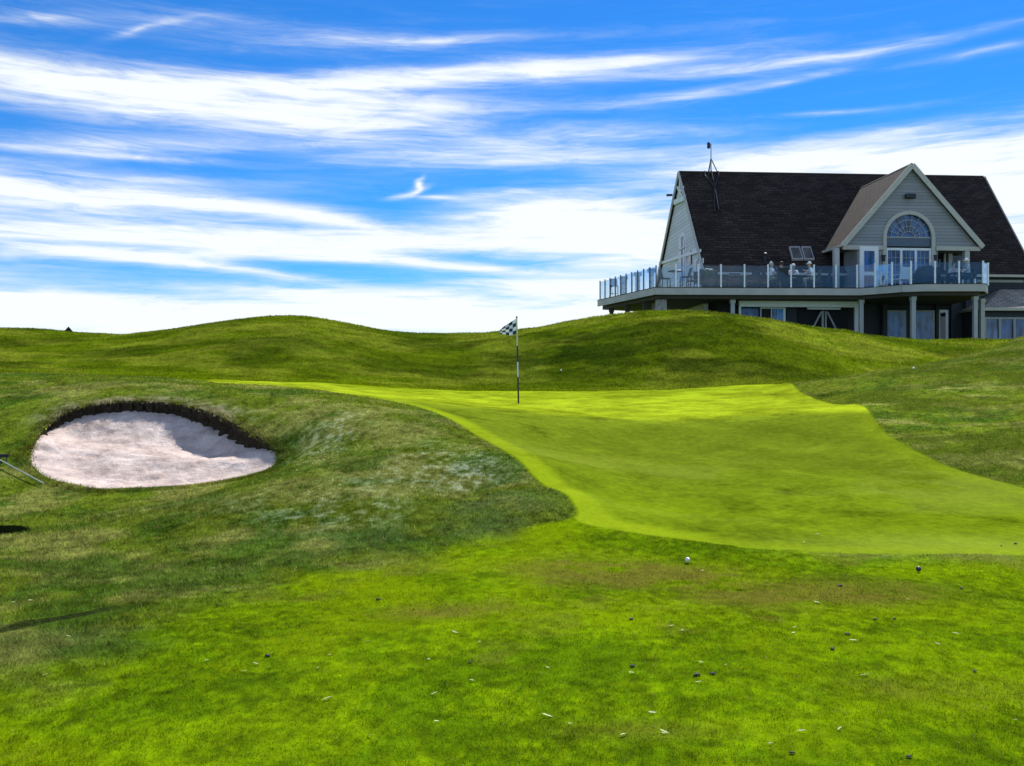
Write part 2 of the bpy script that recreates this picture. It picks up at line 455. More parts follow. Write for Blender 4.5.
# ------------------------------------------------------------------ ground colour (what grows where, with some shade painted in)
def spot(x, y, u, v, ru, rv):
    """gaussian patch about a pixel of the photograph; radii in metres"""
    c = SPOT[(u, v)]
    return np.exp(-((x - c[0]) / ru) ** 2 - ((y - c[1]) / rv) ** 2)
_spots = [(575,566),(640,575),(440,612),(735,595),(860,592),(680,578),(340,512),(460,470),(500,500),(420,540),(130,396),(230,405),(60,410),(880,430),(920,395),(430,360),(330,440),(250,500),(960,545),(420,455),(100,640),(40,395),(280,520),(375,478),(470,480),(90,520),(450,420),(860,600),(640,730),(950,690),(820,395),(340,700)]
SPOT = {p: hit(*p)[:2] for p in _spots}

C_FAIR = np.array([.120, .194, .0015]); C_FAIR2 = np.array([.070, .132, .0015])
C_GREEN = np.array([.142, .196, .010]); C_GREEN2 = np.array([.084, .116, .006]); C_COLLAR = np.array([.22, .30, .008])
C_ROUGH = np.array([.110, .160, .012]); C_ROUGH2 = np.array([.185, .208, .044]); C_ROUGH3 = np.array([.050, .108, .010])
C_HILL = np.array([.088, .134, .004]); C_HILL2 = np.array([.142, .180, .012]); C_HILL3 = np.array([.020, .042, .003])
C_STRAW = np.array([.34, .31, .19]); C_BROWN = np.array([.125, .105, .018]); C_PALE = np.array([.30, .34, .25]); C_BLUE = np.array([.042, .086, .026])

def mix(a, b, t):
    return a * (1 - t[:, None]) + b * t[:, None]

def zones(x, y):
    g = sdist(x, y, GREEN, 3.0)
    r = sdist(x, y, ROUGH_L, 3.0)
    wob = (fbm(x * 3, y * 3, 3, 70) - .5) * .05
    green = sstep(-.04, .04, g + wob * .7 + (vnoise(x * 13, y * 13, 72) - .5) * .05)
    lowr = 1 - sstep(8.6, 9.4, y)
    wd = .03 + .45 * lowr
    rough_l = sstep(-1, 1, (r + wob * (.4 + 14 * lowr) - .1 * lowr) / wd) * (1 - green)
    return g, r, green, rough_l

def albedo(x, y):
    x = np.asarray(x, float).ravel(); y = np.asarray(y, float).ravel()
    g, r, green, rough = zones(x, y)
    n1 = fbm(x * .6, y * .6, 4, 1); n2 = fbm(x * 2.2, y * 2.2, 4, 2); n3 = fbm(x * 9, y * 9, 3, 5); n4 = fbm(x * 1.1, y * 1.4, 5, 6); n6 = fbm(x * 26, y * 14, 2, 7)
    # fairway and apron
    c = mix(np.tile(C_FAIR, (len(x), 1)), C_FAIR2, sstep(.42, .60, n2 * .35 + n4 * .35 + n6 * .3))
    n5 = fbm(x * 22, y * 16, 3, 8)
    c = c * (1 + .9 * (n3 - .5) + .5 * (n1 - .5) + .8 * (n5 - .5))[:, None]
    yel = sstep(.54, .68, fbm(x * .9 + 5, y * .9, 4, 12) * .7 + n6 * .3); c = mix(c, np.array([.155, .215, .002]), yel * .6)
    br = 0
    for s, ru, rv, k in (((575,566),.55,.42,.75), ((640,575),.7,.35,.9), ((440,612),.35,.22,.8), ((735,595),.6,.45,.65), ((860,592),.8,.5,.6), ((680,578),.4,.3,.5), ((640,730),.4,.12,.3), ((950,690),.5,.2,.5)):
        br = br + k * spot(x, y, *s, ru, rv)
    br = br + .3 * sstep(.63, .74, fbm(x * 1.3, y * 1.3, 4, 15))
    c = mix(c, C_BROWN, np.clip(br * sstep(.22, .68, n2 * .6 + n3 * .4) * 1.3, 0, .72))
    pale = spot(x, y, 960, 545, 1.2, .5) * .5
    c = mix(c, C_PALE * .6, np.clip(pale * n3 * 1.3, 0, .6))
    # rough of the bunker mound and the right mound
    rc = mix(np.tile(C_ROUGH, (len(x), 1)), C_ROUGH2, sstep(.44, .64, n4))
    rc = mix(rc, C_ROUGH3, sstep(.5, .68, fbm(x * 1.6 + 3, y * 1.6, 4, 31)) * .8)
    blue = .9 * spot(x, y, 500, 500, .75, 1.3) + .7 * spot(x, y, 420, 540, .9, .7) + .6 * spot(x, y, 450, 420, .7, 1.5) + .55 * spot(x, y, 100, 640, 1.6, .3) + .4 * spot(x, y, 280, 520, 1.2, .6)
    rc = mix(rc, C_BLUE, np.clip(blue, 0, 1) * sstep(.25, .55, n2) * .7)
    bl = .9 * spot(x, y, 340, 512, .7, .55) + 1.1 * spot(x, y, 460, 470, .45, .8) + .7 * spot(x, y, 330, 440, .5, 1.1) + .5 * spot(x, y, 420, 455, .4, .9) + .5 * spot(x, y, 375, 478, .5, .5) + .5 * spot(x, y, 470, 480, .3, .4) + .35 * spot(x, y, 250, 500, 1.2, .5)
    rc = mix(rc, C_PALE, np.clip(bl * sstep(.46, .66, n3 * .35 + n2 * .25 + n5 * .4) * .75, 0, .5))
    olive = .6 * spot(x, y, 375, 478, .8, 1.0) + .6 * spot(x, y, 40, 395, 2.0, 1.5) + .5 * spot(x, y, 250, 500, 1.4, .7)
    rc = mix(rc, np.array([.12, .125, .022]), np.clip(olive, 0, 1) * sstep(.3, .6, n1) * .7)
    straw = 0
    bd = sdist(x, y, BUNKER, 1.2)
    by = (y - BC[1]) / BH[1]
    straw = sstep(-.7, -.05, bd) * sstep(.2, .8, by) * sstep(.40, .62, n3 * .6 + n2 * .4)
    rc = mix(rc, C_STRAW * .7, np.clip(straw, 0, .75))
    rc = rc * (1 + 1.0 * (n3 - .5) + 1.0 * (n5 - .5) + .6 * (n2 - .5))[:, None]
    isr = np.maximum(rough, sstep(-.04, .04, -g) * sstep(2.6, 3.2, x) * sstep(10.6, 11.6, y + .0 * x))
    # banks behind the green
    hc = mix(np.tile(C_HILL, (len(x), 1)), C_HILL2, sstep(.42, .62, fbm(x * .5, y * .9, 4, 33)))
    hc = mix(hc, C_HILL3, sstep(.5, .66, fbm(x * .35, y * .8, 4, 34)) * .5)
    hc = mix(hc, np.array([.11, .16, .002]), (1 - sstep(26.8, 29.5, y)) * .75)
    dk_ = .9 * np.exp(-((x - 1.6) / 2.6) ** 2 - ((y - 32.5) / 3.2) ** 2) + .7 * np.exp(-((x - 6.5) / 2.6) ** 2 - ((y - 30.5) / 2.2) ** 2)  # darker folds of the hill, their shade painted into the colour
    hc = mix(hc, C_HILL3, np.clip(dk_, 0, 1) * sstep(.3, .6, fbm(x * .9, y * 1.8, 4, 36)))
    hc = hc * (1 + .9 * (fbm(x * 1.2, y * 3.0, 3, 35) - .5) + .5 * (fbm(x * 7, y * 7, 2, 37) - .5))[:, None]
    hc = hc * (1 + .25 * sstep(9, 12, x))[:, None]  # hill behind the mound painted lighter, as its lit face
    hill = sstep(-.02, .05, -g) * sstep(25.0, 27.5, y)
    rm = sstep(3.0, 4.0, x) * sstep(11, 13, y)
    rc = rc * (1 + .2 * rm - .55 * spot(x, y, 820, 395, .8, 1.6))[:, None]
    rc = mix(rc, np.array([.125, .165, .014])[None] * (1 + 1.2 * (n3 - .5))[:, None], np.clip(rm * .6 * sstep(.45, .6, fbm(x * .5 + y * .35, y * .55, 4, 38)) + .6 * rm * sstep(21, 24, y) * (1 - sstep(10.5, 12.5, x)), 0, .8))
    rc = mix(rc, np.array([.045, .07, .006]), rm * .45 * sstep(19, 23, y) * sstep(9, 12, x))  # upper right of the mound painted darker, shade put into the colour
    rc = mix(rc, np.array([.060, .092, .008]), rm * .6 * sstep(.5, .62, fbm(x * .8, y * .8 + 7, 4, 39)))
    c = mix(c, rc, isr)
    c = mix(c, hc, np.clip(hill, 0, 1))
    # putting surface
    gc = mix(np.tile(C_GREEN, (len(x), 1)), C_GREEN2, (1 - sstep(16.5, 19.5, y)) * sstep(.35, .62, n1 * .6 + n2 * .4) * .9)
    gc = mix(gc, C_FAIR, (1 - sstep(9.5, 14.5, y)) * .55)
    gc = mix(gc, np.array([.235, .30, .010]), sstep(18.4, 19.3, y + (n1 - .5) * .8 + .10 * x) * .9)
    gc = mix(gc, np.array([.15, .215, .006]), sstep(22.5, 25.5, y) * .5)
    mow = .5 + .5 * np.sin((x * .8 + y * .6) * 2 * np.pi / 1.6)
    gc = gc * (1 + .07 * (mow - .5) + 1.0 * (n2 - .5) + .8 * (n1 - .5) + .35 * (n3 - .5) + .45 * (n5 - .5))[:, None]
    gc = mix(gc, np.array([.20, .245, .030]), .5 * spot(x, y, 960, 545, 1.6, .5) + .35 * sstep(9.0, 12, y) * (1 - sstep(12, 15.5, y)) * sstep(.5, .62, fbm(x * .5, y * .9, 4, 90)))
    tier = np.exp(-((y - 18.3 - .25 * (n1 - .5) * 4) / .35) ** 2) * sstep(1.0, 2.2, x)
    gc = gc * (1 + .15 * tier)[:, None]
    collar = sstep(.0, .05, g) * (1 - sstep(.22, .50, g)) * (1 - sstep(17, 20, y)) * (1 - .7 * sstep(1.2, 2.5, x)) * (.45 + .55 * n2 / .5 * .6)
    gc = mix(gc, C_COLLAR, np.clip(collar * 1.0, 0, .85))
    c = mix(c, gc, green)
    # soil in the crease and the hollow, darkened to stand for their shade
    sc_, sx_ = scarp(x, y)
    c = mix(c, np.array([.022, .028, .010]), np.exp(-(sc_ / .025) ** 4) * .9 * sx_)
    hx = (x - HOLE[0]) / .42; hy = (y - HOLE[1]) / .45
    c = mix(c, np.array([.016, .020, .008]), np.exp(-hx ** 4 - (hy / .16) ** 4) * .95)
    return np.clip(c, .002, .9), g, green, isr, hill

# ------------------------------------------------------------------ ground sheet, split into the areas one would name
tcols = np.concatenate([np.linspace(-3.2, -.70, 36)[:-1], np.arange(-.70, .7001, .00150), np.linspace(.70, 3.2, 36)[1:]])
rows = [-30.0, -20, -12, -7.99 + 2.0]
rows = [-5.5, -3.5, -2, -1, 0, .8, 1.5, 2.1, 2.6]
y = 2.6
while y < 42:
    y += .016 + .0022 * max(0, y - 3) if y < 26.0 else .075
    rows.append(y)
rows += list(np.arange(42.3, 62, .5)) + list(62 + np.cumsum(np.geomspace(.6, 420, 40)))
rows = np.array(rows)
TT, YY = np.meshgrid(tcols, rows)
XX = TT * (YY + 8.0)
nx, ny = len(tcols), len(rows)
gx = XX.ravel(); gy = YY.ravel()
gz = ground_z(gx, gy)
galb, gg, ggreen, gisr, ghill = albedo(gx, gy)
gb = sdist(gx, gy, BUNKER, 1.0)
print('ground verts', len(gx))
idx = np.arange(nx * ny).reshape(ny, nx)
quads = np.stack([idx[:-1, :-1], idx[:-1, 1:], idx[1:, 1:], idx[1:, :-1]], -1).reshape(-1, 4)
keep = ~(gb[quads] > .012).any(1)
# vertex normals of the whole sheet, kept on every piece so that no seam shows
co = np.stack([gx, gy, gz], 1)
dzx = np.gradient(gz.reshape(ny, nx), axis=1).ravel(); dxx = np.gradient(XX, axis=1).ravel()
G3 = co.reshape(ny, nx, 3)
tu = np.gradient(G3, axis=1); tv = np.gradient(G3, axis=0)
nrm = np.cross(tu, tv).reshape(-1, 3); nrm /= np.linalg.norm(nrm, axis=1)[:, None]

def turf_material():
    m, nt, b = new_mat('turf')
    N, L = nt.nodes, nt.links
    at = N.new('ShaderNodeVertexColor'); at.layer_name = 'albedo'
    tc = N.new('ShaderNodeTexCoord')
    n1 = N.new('ShaderNodeTexNoise'); n1.inputs['Scale'].default_value = 38; n1.inputs['Detail'].default_value = 5; n1.inputs['Roughness'].default_value = .7
    n2 = N.new('ShaderNodeTexNoise'); n2.inputs['Scale'].default_value = 9; n2.inputs['Detail'].default_value = 6; n2.inputs['Roughness'].default_value = .65
    L.new(tc.outputs['Object'], n1.inputs['Vector']); L.new(tc.outputs['Object'], n2.inputs['Vector'])
    ad = N.new('ShaderNodeMath'); ad.operation = 'ADD'; L.new(n1.outputs['Fac'], ad.inputs[0]); L.new(n2.outputs['Fac'], ad.inputs[1])
    ru = N.new('ShaderNodeAttribute'); ru.attribute_name = 'rough'
    amp = N.new('ShaderNodeMapRange'); amp.inputs[3].default_value = .6; amp.inputs[4].default_value = .95; L.new(ru.outputs['Fac'], amp.inputs[0])
    s1 = N.new('ShaderNodeMath'); s1.operation = 'SUBTRACT'; s1.inputs[1].default_value = 1.0; L.new(ad.outputs[0], s1.inputs[0])
    s2 = N.new('ShaderNodeMath'); s2.operation = 'MULTIPLY_ADD'; s2.inputs[2].default_value = 1.0
    L.new(s1.outputs[0], s2.inputs[0]); L.new(amp.outputs[0], s2.inputs[1])
    sc_ = N.new('ShaderNodeVectorMath'); sc_.operation = 'SCALE'; L.new(at.outputs['Color'], sc_.inputs[0]); L.new(s2.outputs[0], sc_.inputs['Scale'])
    L.new(sc_.outputs[0], b.inputs['Base Color'])
    b.inputs['Roughness'].default_value = 1.0; b.inputs['Specular IOR Level'].default_value = .0
    b.inputs['Sheen Weight'].default_value = .0
    bp = N.new('ShaderNodeBump'); bp.inputs['Distance'].default_value = .06
    st = N.new('ShaderNodeMapRange'); st.inputs[3].default_value = .22; st.inputs[4].default_value = .75; L.new(ru.outputs['Fac'], st.inputs[0])
    L.new(st.outputs[0], bp.inputs['Strength']); L.new(ad.outputs[0], bp.inputs['Height']); L.new(bp.outputs['Normal'], b.inputs['Normal'])
    return m
M['turf'] = turf_material()

def sub_sheet(name, fsel):
    q = quads[fsel]
    used, inv = np.unique(q, return_inverse=True)
    inv = inv.reshape(-1, 4)
    me = bpy.data.meshes.new(name)
    me.vertices.add(len(used)); me.vertices.foreach_set('co', co[used].astype(np.float32).ravel())
    me.loops.add(inv.size); me.loops.foreach_set('vertex_index', inv.ravel().astype(np.int32))
    me.polygons.add(len(inv)); me.polygons.foreach_set('loop_start', np.arange(0, inv.size, 4, dtype=np.int32))
    me.polygons.foreach_set('use_smooth', np.ones(len(inv), dtype=bool))
    me.update(); me.validate()
    ca = me.color_attributes.new('albedo', 'FLOAT_COLOR', 'POINT')
    ca.data.foreach_set('color', np.hstack([galb[used], np.ones((len(used), 1))]).astype(np.float32).ravel())
    ra = me.attributes.new('rough', 'FLOAT', 'POINT')
    rr = np.clip(np.maximum(gisr, ghill) + .25 * (1 - ggreen), 0, 1)[used]
    ra.data.foreach_set('value', rr.astype(np.float32))
    me.normals_split_custom_set_from_vertices(nrm[used].astype(np.float32).tolist())
    o = link(name, me, M['turf'])
    tag(o, kind='structure')
    return o
fg = (ggreen[quads] > .5).sum(1) >= 2
fh = ((ghill[quads] > .5).sum(1) >= 2) & ~fg
fr = ((gisr[quads] > .5).sum(1) >= 2) & ~fg & ~fh
sub_sheet('putting_green', keep & fg)
sub_sheet('hills', keep & fh)
sub_sheet('rough_ground', keep & fr)
sub_sheet('fairway', keep & ~fg & ~fh & ~fr)

# ------------------------------------------------------------------ sand and turf lip of the bunker
def sand_material():
    m, nt, b = new_mat('sand')
    N, L = nt.nodes, nt.links
    tc = N.new('ShaderNodeTexCoord')
    n1 = N.new('ShaderNodeTexNoise'); n1.inputs['Scale'].default_value = 2.2; n1.inputs['Detail'].default_value = 9; n1.inputs['Roughness'].default_value = .68
    n2 = N.new('ShaderNodeTexNoise'); n2.inputs['Scale'].default_value = 45; n2.inputs['Detail'].default_value = 4
    n3 = N.new('ShaderNodeTexNoise'); n3.inputs['Scale'].default_value = 7; n3.inputs['Detail'].default_value = 6
    for n in (n1, n2, n3): L.new(tc.outputs['Object'], n.inputs['Vector'])
    r = N.new('ShaderNodeValToRGB')
    r.color_ramp.elements[0].position = .30; r.color_ramp.elements[0].color = (.32, .245, .21, 1)
    r.color_ramp.elements[1].position = .62; r.color_ramp.elements[1].color = (.62, .515, .455, 1)
    L.new(n1.outputs['Fac'], r.inputs['Fac'])
    mr = N.new('ShaderNodeMapRange'); mr.inputs[1].default_value = .3; mr.inputs[2].default_value = .7; mr.inputs[3].default_value = .8; mr.inputs[4].default_value = 1.2
    L.new(n2.outputs['Fac'], mr.inputs[0])
    s = N.new('ShaderNodeVectorMath'); s.operation = 'SCALE'; L.new(r.outputs['Color'], s.inputs[0]); L.new(mr.outputs[0], s.inputs['Scale'])
    L.new(s.outputs[0], b.inputs['Base Color'])
    ad = N.new('ShaderNodeMath'); ad.operation = 'MULTIPLY_ADD'; ad.inputs[1].default_value = .25; L.new(n2.outputs['Fac'], ad.inputs[0]); L.new(n3.outputs['Fac'], ad.inputs[2])
    bp = N.new('ShaderNodeBump'); bp.inputs['Distance'].default_value = .05; bp.inputs['Strength'].default_value = .55
    L.new(ad.outputs[0], bp.inputs['Height']); L.new(bp.outputs['Normal'], b.inputs['Normal'])
    b.inputs['Roughness'].default_value = 1; b.inputs['Specular IOR Level'].default_value = 0
    return m
M['sand'] = sand_material()
M['soil'] = plain('soil', (.045, .035, .024), .95, vary=.4, scale=14, bump=.8)
bx = np.arange(BUNKER[:, 0].min() - .3, BUNKER[:, 0].max() + .3, .026)
by = np.arange(BUNKER[:, 1].min() - .3, BUNKER[:, 1].max() + .3, .026)
SX, SY = np.meshgrid(bx, by)
sd = sdist(SX, SY, BUNKER, 2.0)
dr, lip = bunker_drop(SX.ravel(), SY.ravel(), np.maximum(sd, 0))
szz = height(SX, SY) - dr
sidx = np.arange(SX.size).reshape(SX.shape)
sq = np.stack([sidx[:-1, :-1], sidx[:-1, 1:], sidx[1:, 1:], sidx[1:, :-1]], -1).reshape(-1, 4)
sq = sq[(sd[sq] > -.06).all(1)]
used, inv = np.unique(sq, return_inverse=True); inv = inv.reshape(-1, 4)
me = bpy.data.meshes.new('bunker_sand')
me.from_pydata(np.stack([SX.ravel(), SY.ravel(), szz], 1)[used].tolist(), [], inv.tolist())
me.update()
tag(link('bunker_sand', me, M['sand'], smooth=True), kind='structure')
# lip: ragged earth wall under the turf edge
rim = densify(BUNKER, True, 4)
ctr = rim.mean(0)
rz = height(rim[:, 0], rim[:, 1])
rd, rl = bunker_drop(rim[:, 0], rim[:, 1], np.zeros(len(rim)))
dirs = (ctr - rim); dirs /= np.linalg.norm(dirs, axis=1)[:, None]
bm = bmesh.new()
levels = []
rz_out = height(rim[:, 0] - dirs[:, 0] * .22, rim[:, 1] - dirs[:, 1] * .22)
for k, f in enumerate((-1, 0, .25, .6, 1.0, 1.4)):
    ring = []
    for i in range(len(rim)):
        j = (vnoise(np.array([i * .37]), np.array([k * 1.3 + 7]), 77)[0] - .5) * .16 + (vnoise(np.array([i * 1.1]), np.array([k * 2.3 + 3]), 78)[0] - .5) * .08
        j *= (1 if k > 1 else .45) * (.3 + .7 * min(1, rl[i] / .15))
        if k == 0:
            qx, qy = rim[i, 0] - dirs[i, 0] * .22, rim[i, 1] - dirs[i, 1] * .22
            ring.append(bm.verts.new((qx, qy, rz_out[i] - .03))); continue
        inset = (0, .02, .0, -.03, -.02, .0)[k] + j
        dep = rd[i] + .06
        ring.append(bm.verts.new((rim[i, 0] + dirs[i, 0] * inset, rim[i, 1] + dirs[i, 1] * inset, rz[i] + .012 - dep * f * .8)))
    levels.append(ring)
for a, b in zip(levels[:-1], levels[1:]):
    for i in range(len(rim)):
        j = (i + 1) % len(rim)
        bm.faces.new((a[i], a[j], b[j], b[i]))
me = bpy.data.meshes.new('bunker_lip'); bm.to_mesh(me); bm.free()
M['soil'].node_tree.nodes['Principled BSDF'].inputs['Specular IOR Level'].default_value = 0
tag(link('bunker_lip', me, M['soil'], smooth=True), kind='structure')

# ------------------------------------------------------------------ grass blades
def grass_material():
    m, nt, b = new_mat('grass_blade')
    N, L = nt.nodes, nt.links
    at = N.new('ShaderNodeVertexColor'); at.layer_name = 'albedo'
    di = N.new('ShaderNodeBsdfDiffuse'); tl = N.new('ShaderNodeBsdfTranslucent')
    hs = N.new('ShaderNodeHueSaturation'); hs.inputs['Hue'].default_value = .49; hs.inputs['Value'].default_value = 1.25
    L.new(at.outputs['Color'], di.inputs['Color']); L.new(at.outputs['Color'], hs.inputs['Color']); L.new(hs.outputs['Color'], tl.inputs['Color'])
    mx = N.new('ShaderNodeMixShader'); mx.inputs[0].default_value = .5
    L.new(di.outputs[0], mx.inputs[1]); L.new(tl.outputs[0], mx.inputs[2]); L.new(mx.outputs[0], N['Material Output'].inputs['Surface'])
    return m
M['grass'] = grass_material()
NB = 800000
bt = rng.uniform(-.70, .70, NB)
bY = np.exp(rng.uniform(np.log(3.3), np.log(41.5), NB))
bX = bt * bY
alb, g_, green_, isr_, hill_ = albedo(bX, bY)
bd_ = sdist(bX, bY, BUNKER, 1.5)
ok = (green_ < .5) & (bd_ < .01) & ~((np.abs(scarp(bX, bY)[0]) < .022) & (scarp(bX, bY)[1] > .3)) & ~((np.abs(bX - HOLE[0]) < .4) & (np.abs(bY - HOLE[1]) < .06))
bX, bY, alb, isr_, hill_, bd_ = (a[ok] for a in (bX, bY, alb, isr_, hill_, bd_))
# tufts hanging over the bunker's rim
nr = 30000
ri_ = rng.integers(0, len(BUNKER), nr); rf_ = rng.random(nr)
rp = BUNKER[ri_] * (1 - rf_)[:, None] + BUNKER[(ri_ + 1) % len(BUNKER)] * rf_[:, None]
rin = (BC - rp); rin /= np.linalg.norm(rin, axis=1)[:, None]
rp = rp + rin * rng.normal(-.03, .045, nr)[:, None] - rin * np.abs(rng.normal(0, .05, nr))[:, None]
alb_r, _, _, isr_r, hill_r = albedo(rp[:, 0], rp[:, 1]); bd_r = sdist(rp[:, 0], rp[:, 1], BUNKER, 1.5)
bX = np.concatenate([bX, rp[:, 0]]); bY = np.concatenate([bY, rp[:, 1]]); alb = np.concatenate([alb, alb_r]); isr_ = np.concatenate([isr_, isr_r]); hill_ = np.concatenate([hill_, hill_r]); bd_ = np.concatenate([bd_, bd_r])
n = len(bX)
bz = ground_z(bX, bY)
hgt = .015 + isr_ * .018 + hill_ * .030
sc_, sx_ = scarp(bX, bY)
front = np.maximum(sx_ * (sc_ < 0) * np.exp(-np.abs(sc_) / .25), (np.abs(bX - HOLE[0]) < .5) * (bY < HOLE[1]) * np.exp(-np.abs(bY - HOLE[1]) / .5))
hgt = hgt * np.clip(1 - .65 * front, .2, 1)           # blades shortened in front so the dark cut edges show
rimb = sstep(-.25, 0, bd_) * isr_ * (.25 + .75 * sstep(-.1, .5, (bY - BC[1]) / BH[1]))
hgt = hgt * rng.uniform(.5, 1.35, n) * (1 + .5 * rimb) * (.7 + .6 * fbm(bX * 1.5, bY * 1.5, 3, 80))
wid = np.maximum(.0028 + .0015 * isr_, .00075 * bY) * rng.uniform(.7, 1.4, n)
ang = rng.uniform(0, 2 * np.pi, n)
lean = rng.uniform(.2, 1.3, n); la = rng.uniform(0, 2 * np.pi, n)
c0 = np.stack([bX, bY, bz - .004], 1)
sidev = np.stack([np.cos(ang), np.sin(ang), np.zeros(n)], 1) * wid[:, None] * .5
tip = c0 + np.stack([np.cos(la) * lean * hgt, np.sin(la) * lean * hgt, hgt], 1)
V = np.stack([c0 - sidev, c0 + sidev, tip], 1).reshape(-1, 3)
tone = (rng.uniform(.6, 1.45, n) * (.55 + .9 * fbm(bX * 11, bY * 11, 2, 81)))[:, None]
cb = alb * tone
dry = rng.random(n) < (.025 + .05 * isr_ + .14 * rimb)
cb[dry] = np.array([.22, .19, .075]) * rng.uniform(.6, 1.3, (dry.sum(), 1)) * (1 - .6 * hill_[dry])[:, None]
cb = np.clip(cb, .002, .9)
me = bpy.data.meshes.new('grass')
me.vertices.add(3 * n); me.vertices.foreach_set('co', V.astype(np.float32).ravel())
me.loops.add(3 * n); me.loops.foreach_set('vertex_index', np.arange(3 * n, dtype=np.int32))
me.polygons.add(n); me.polygons.foreach_set('loop_start', np.arange(0, 3 * n, 3, dtype=np.int32))
me.update()
ca = me.color_attributes.new('albedo', 'FLOAT_COLOR', 'POINT')
ca.data.foreach_set('color', np.repeat(np.hstack([cb, np.ones((n, 1))]), 3, axis=0).astype(np.float32).ravel())
tag(link('grass', me, M['grass']), 'short mown and rough grass blades covering the fairway, mounds and banks', 'grass', kind='stuff')
print('blades', n)
# ================================================================== clubhouse
HO = np.array([10.5, 48.0]); HROT = R(3.9); HZ = 3.4
e1 = np.array([math.cos(HROT), math.sin(HROT)]); e2 = np.array([-math.sin(HROT), math.cos(HROT)])
def w2l(x, y):
    d = np.array([x, y]) - HO
    return float(d @ e1), float(d @ e2)
def l2w(X, Y):
    p = HO + X * e1 + Y * e2
    return float(p[0]), float(p[1])
def pl(u, v, yl):
    """where the sight line through a pixel of the photograph meets the house plane Y = yl: local X and Z"""
    dx = np.array([(u - CX) / F, 1.0])
    t = (yl + HO @ e2) / (dx @ e2)
    X = float((dx * t - HO) @ e1)
    return X, EYE + (CY - v) / F * t - HZ
def pg(u, v, xl):
    dx = np.array([(u - CX) / F, 1.0])
    t = (xl + HO @ e1) / (dx @ e1)
    return float((dx * t - HO) @ e2), EYE + (CY - v) / F * t - HZ

house = empty('clubhouse', (HO[0], HO[1], HZ), HROT, 'large grey clubhouse with steep dark shingle roof and gabled wing above the hill', 'building')
XR = 17.65                                   # length along the front
EAVE, RIDGE = 4.55, 10.64                    # local heights
RY, BY = 4.85, 10.9                          # ridge and rear eave
DZ = 2.95                                    # deck level above the ground
# --- main roof: two slabs with thickness, flared at the ridge ends
def slab(pts, th):
    n = (Vector(pts[1]) - Vector(pts[0])).cross(Vector(pts[2]) - Vector(pts[0])).normalized()
    if n.z < 0: n = -n
    return [Vector(p) for p in pts], -n * th
rf = MB()
p, d = slab([(-.35, -.35, EAVE - .44), (XR + .25, -.35, EAVE - .44), (XR + .55, RY, RIDGE), (-.38, RY, RIDGE)], .16); rf.prism(p, d)
p, d = slab([(-.35, BY + .3, EAVE - .3), (XR + .3, BY + .3, EAVE - .3), (XR + .55, RY + .012, RIDGE), (-.38, RY + .012, RIDGE)], .16); rf.prism(p, d)
roof = rf.build('roof', M['roof_x'], house)
rc = MB(); rc.bar((-.36, RY + .05, RIDGE - .02), (XR + .53, RY + .05, RIDGE - .02), .16, .06); rc.build('ridge_cap', M['dark_timber'], roof)
# rake boards of the left gable and eave gutter
for a, b in (((-.385, -.37, EAVE - .56), (-.41, RY, RIDGE - .10)), ((-.385, BY + .3, EAVE - .42), (-.415, RY, RIDGE - .10))):
    m = MB(); m.bar(a, b, .05, .26, up=(0, 0, 1)); m.build('rake_board', M['beige_trim'], roof)
for a, b in (((XR + .30, -.37, EAVE - .56), (XR + .60, RY, RIDGE - .10)),):
    m = MB(); m.bar(a, b, .05, .22); m.build('rake_board', M['beige_trim'], roof)
m = MB(); m.bar((-.3, -.40, EAVE - .55), (XR + .25, -.40, EAVE - .55), .12, .13); m.build('gutter', M['beige_trim'], roof)
# skylights on the front slope: position on the slope from the photograph
SL = (RIDGE - (EAVE - .44)) / (RY + .35)
def on_slope(u, v):
    lo, hi = -.35, RY
    for _ in range(40):
        y = (lo + hi) / 2
        X, Z = pl(u, v, y)
        if Z > RIDGE - (RY - y) * SL: lo = y
        else: hi = y
    return Vector((X, y, Z))
nS = Vector((0, -SL, 1)).normalized()
for (a, b, c, dd) in (((788.5, 248), (799, 248), (803, 261), (792, 261)), ((800.5, 248), (810, 248), (814, 261), (804, 261))):
    q = [on_slope(*t) for t in (a, b, c, dd)]
    m = MB(); m.prism([k + nS * .005 for k in q], nS * .12); s = m.build('skylight', M['grey_trim'], roof)
    cq = sum(q, Vector()) / 4
    m = MB(); m.prism([cq + (k - cq) * .8 + nS * .126 for k in q], nS * .012); m.build('pane', M['glass_dark'], s)
b0 = on_slope(765, 262)
m = MB(); m.lathe([(.07, -.2), (.07, .35), (.11, .38), (.11, .46), (.03, .52)], 12, b0); m.lathe([(.2, -.12), (.09, .12)], 12, b0); m.build('vent_pipe', M['dark_metal'], roof)

# --- left gable wall
gw = MB()
gw.prism([(-.26, .05, 0), (-.26, BY - .1, 0), (-.26, BY - .1, EAVE - .3), (-.26, RY, RIDGE - .22), (-.26, .05, EAVE - .3)], (.24, 0, 0))
gable = gw.build('gable_wall', M['gable_siding'], house)
GXP = -.29
def gable_bar(u0, v0, u1, v1, w, mat, name, par):
    a, b = pg(u0, v0, GXP), pg(u1, v1, GXP)
    m = MB(); m.bar((GXP - .03, *a), (GXP - .03, *b), .08, w); return m.build(name, mat, par)
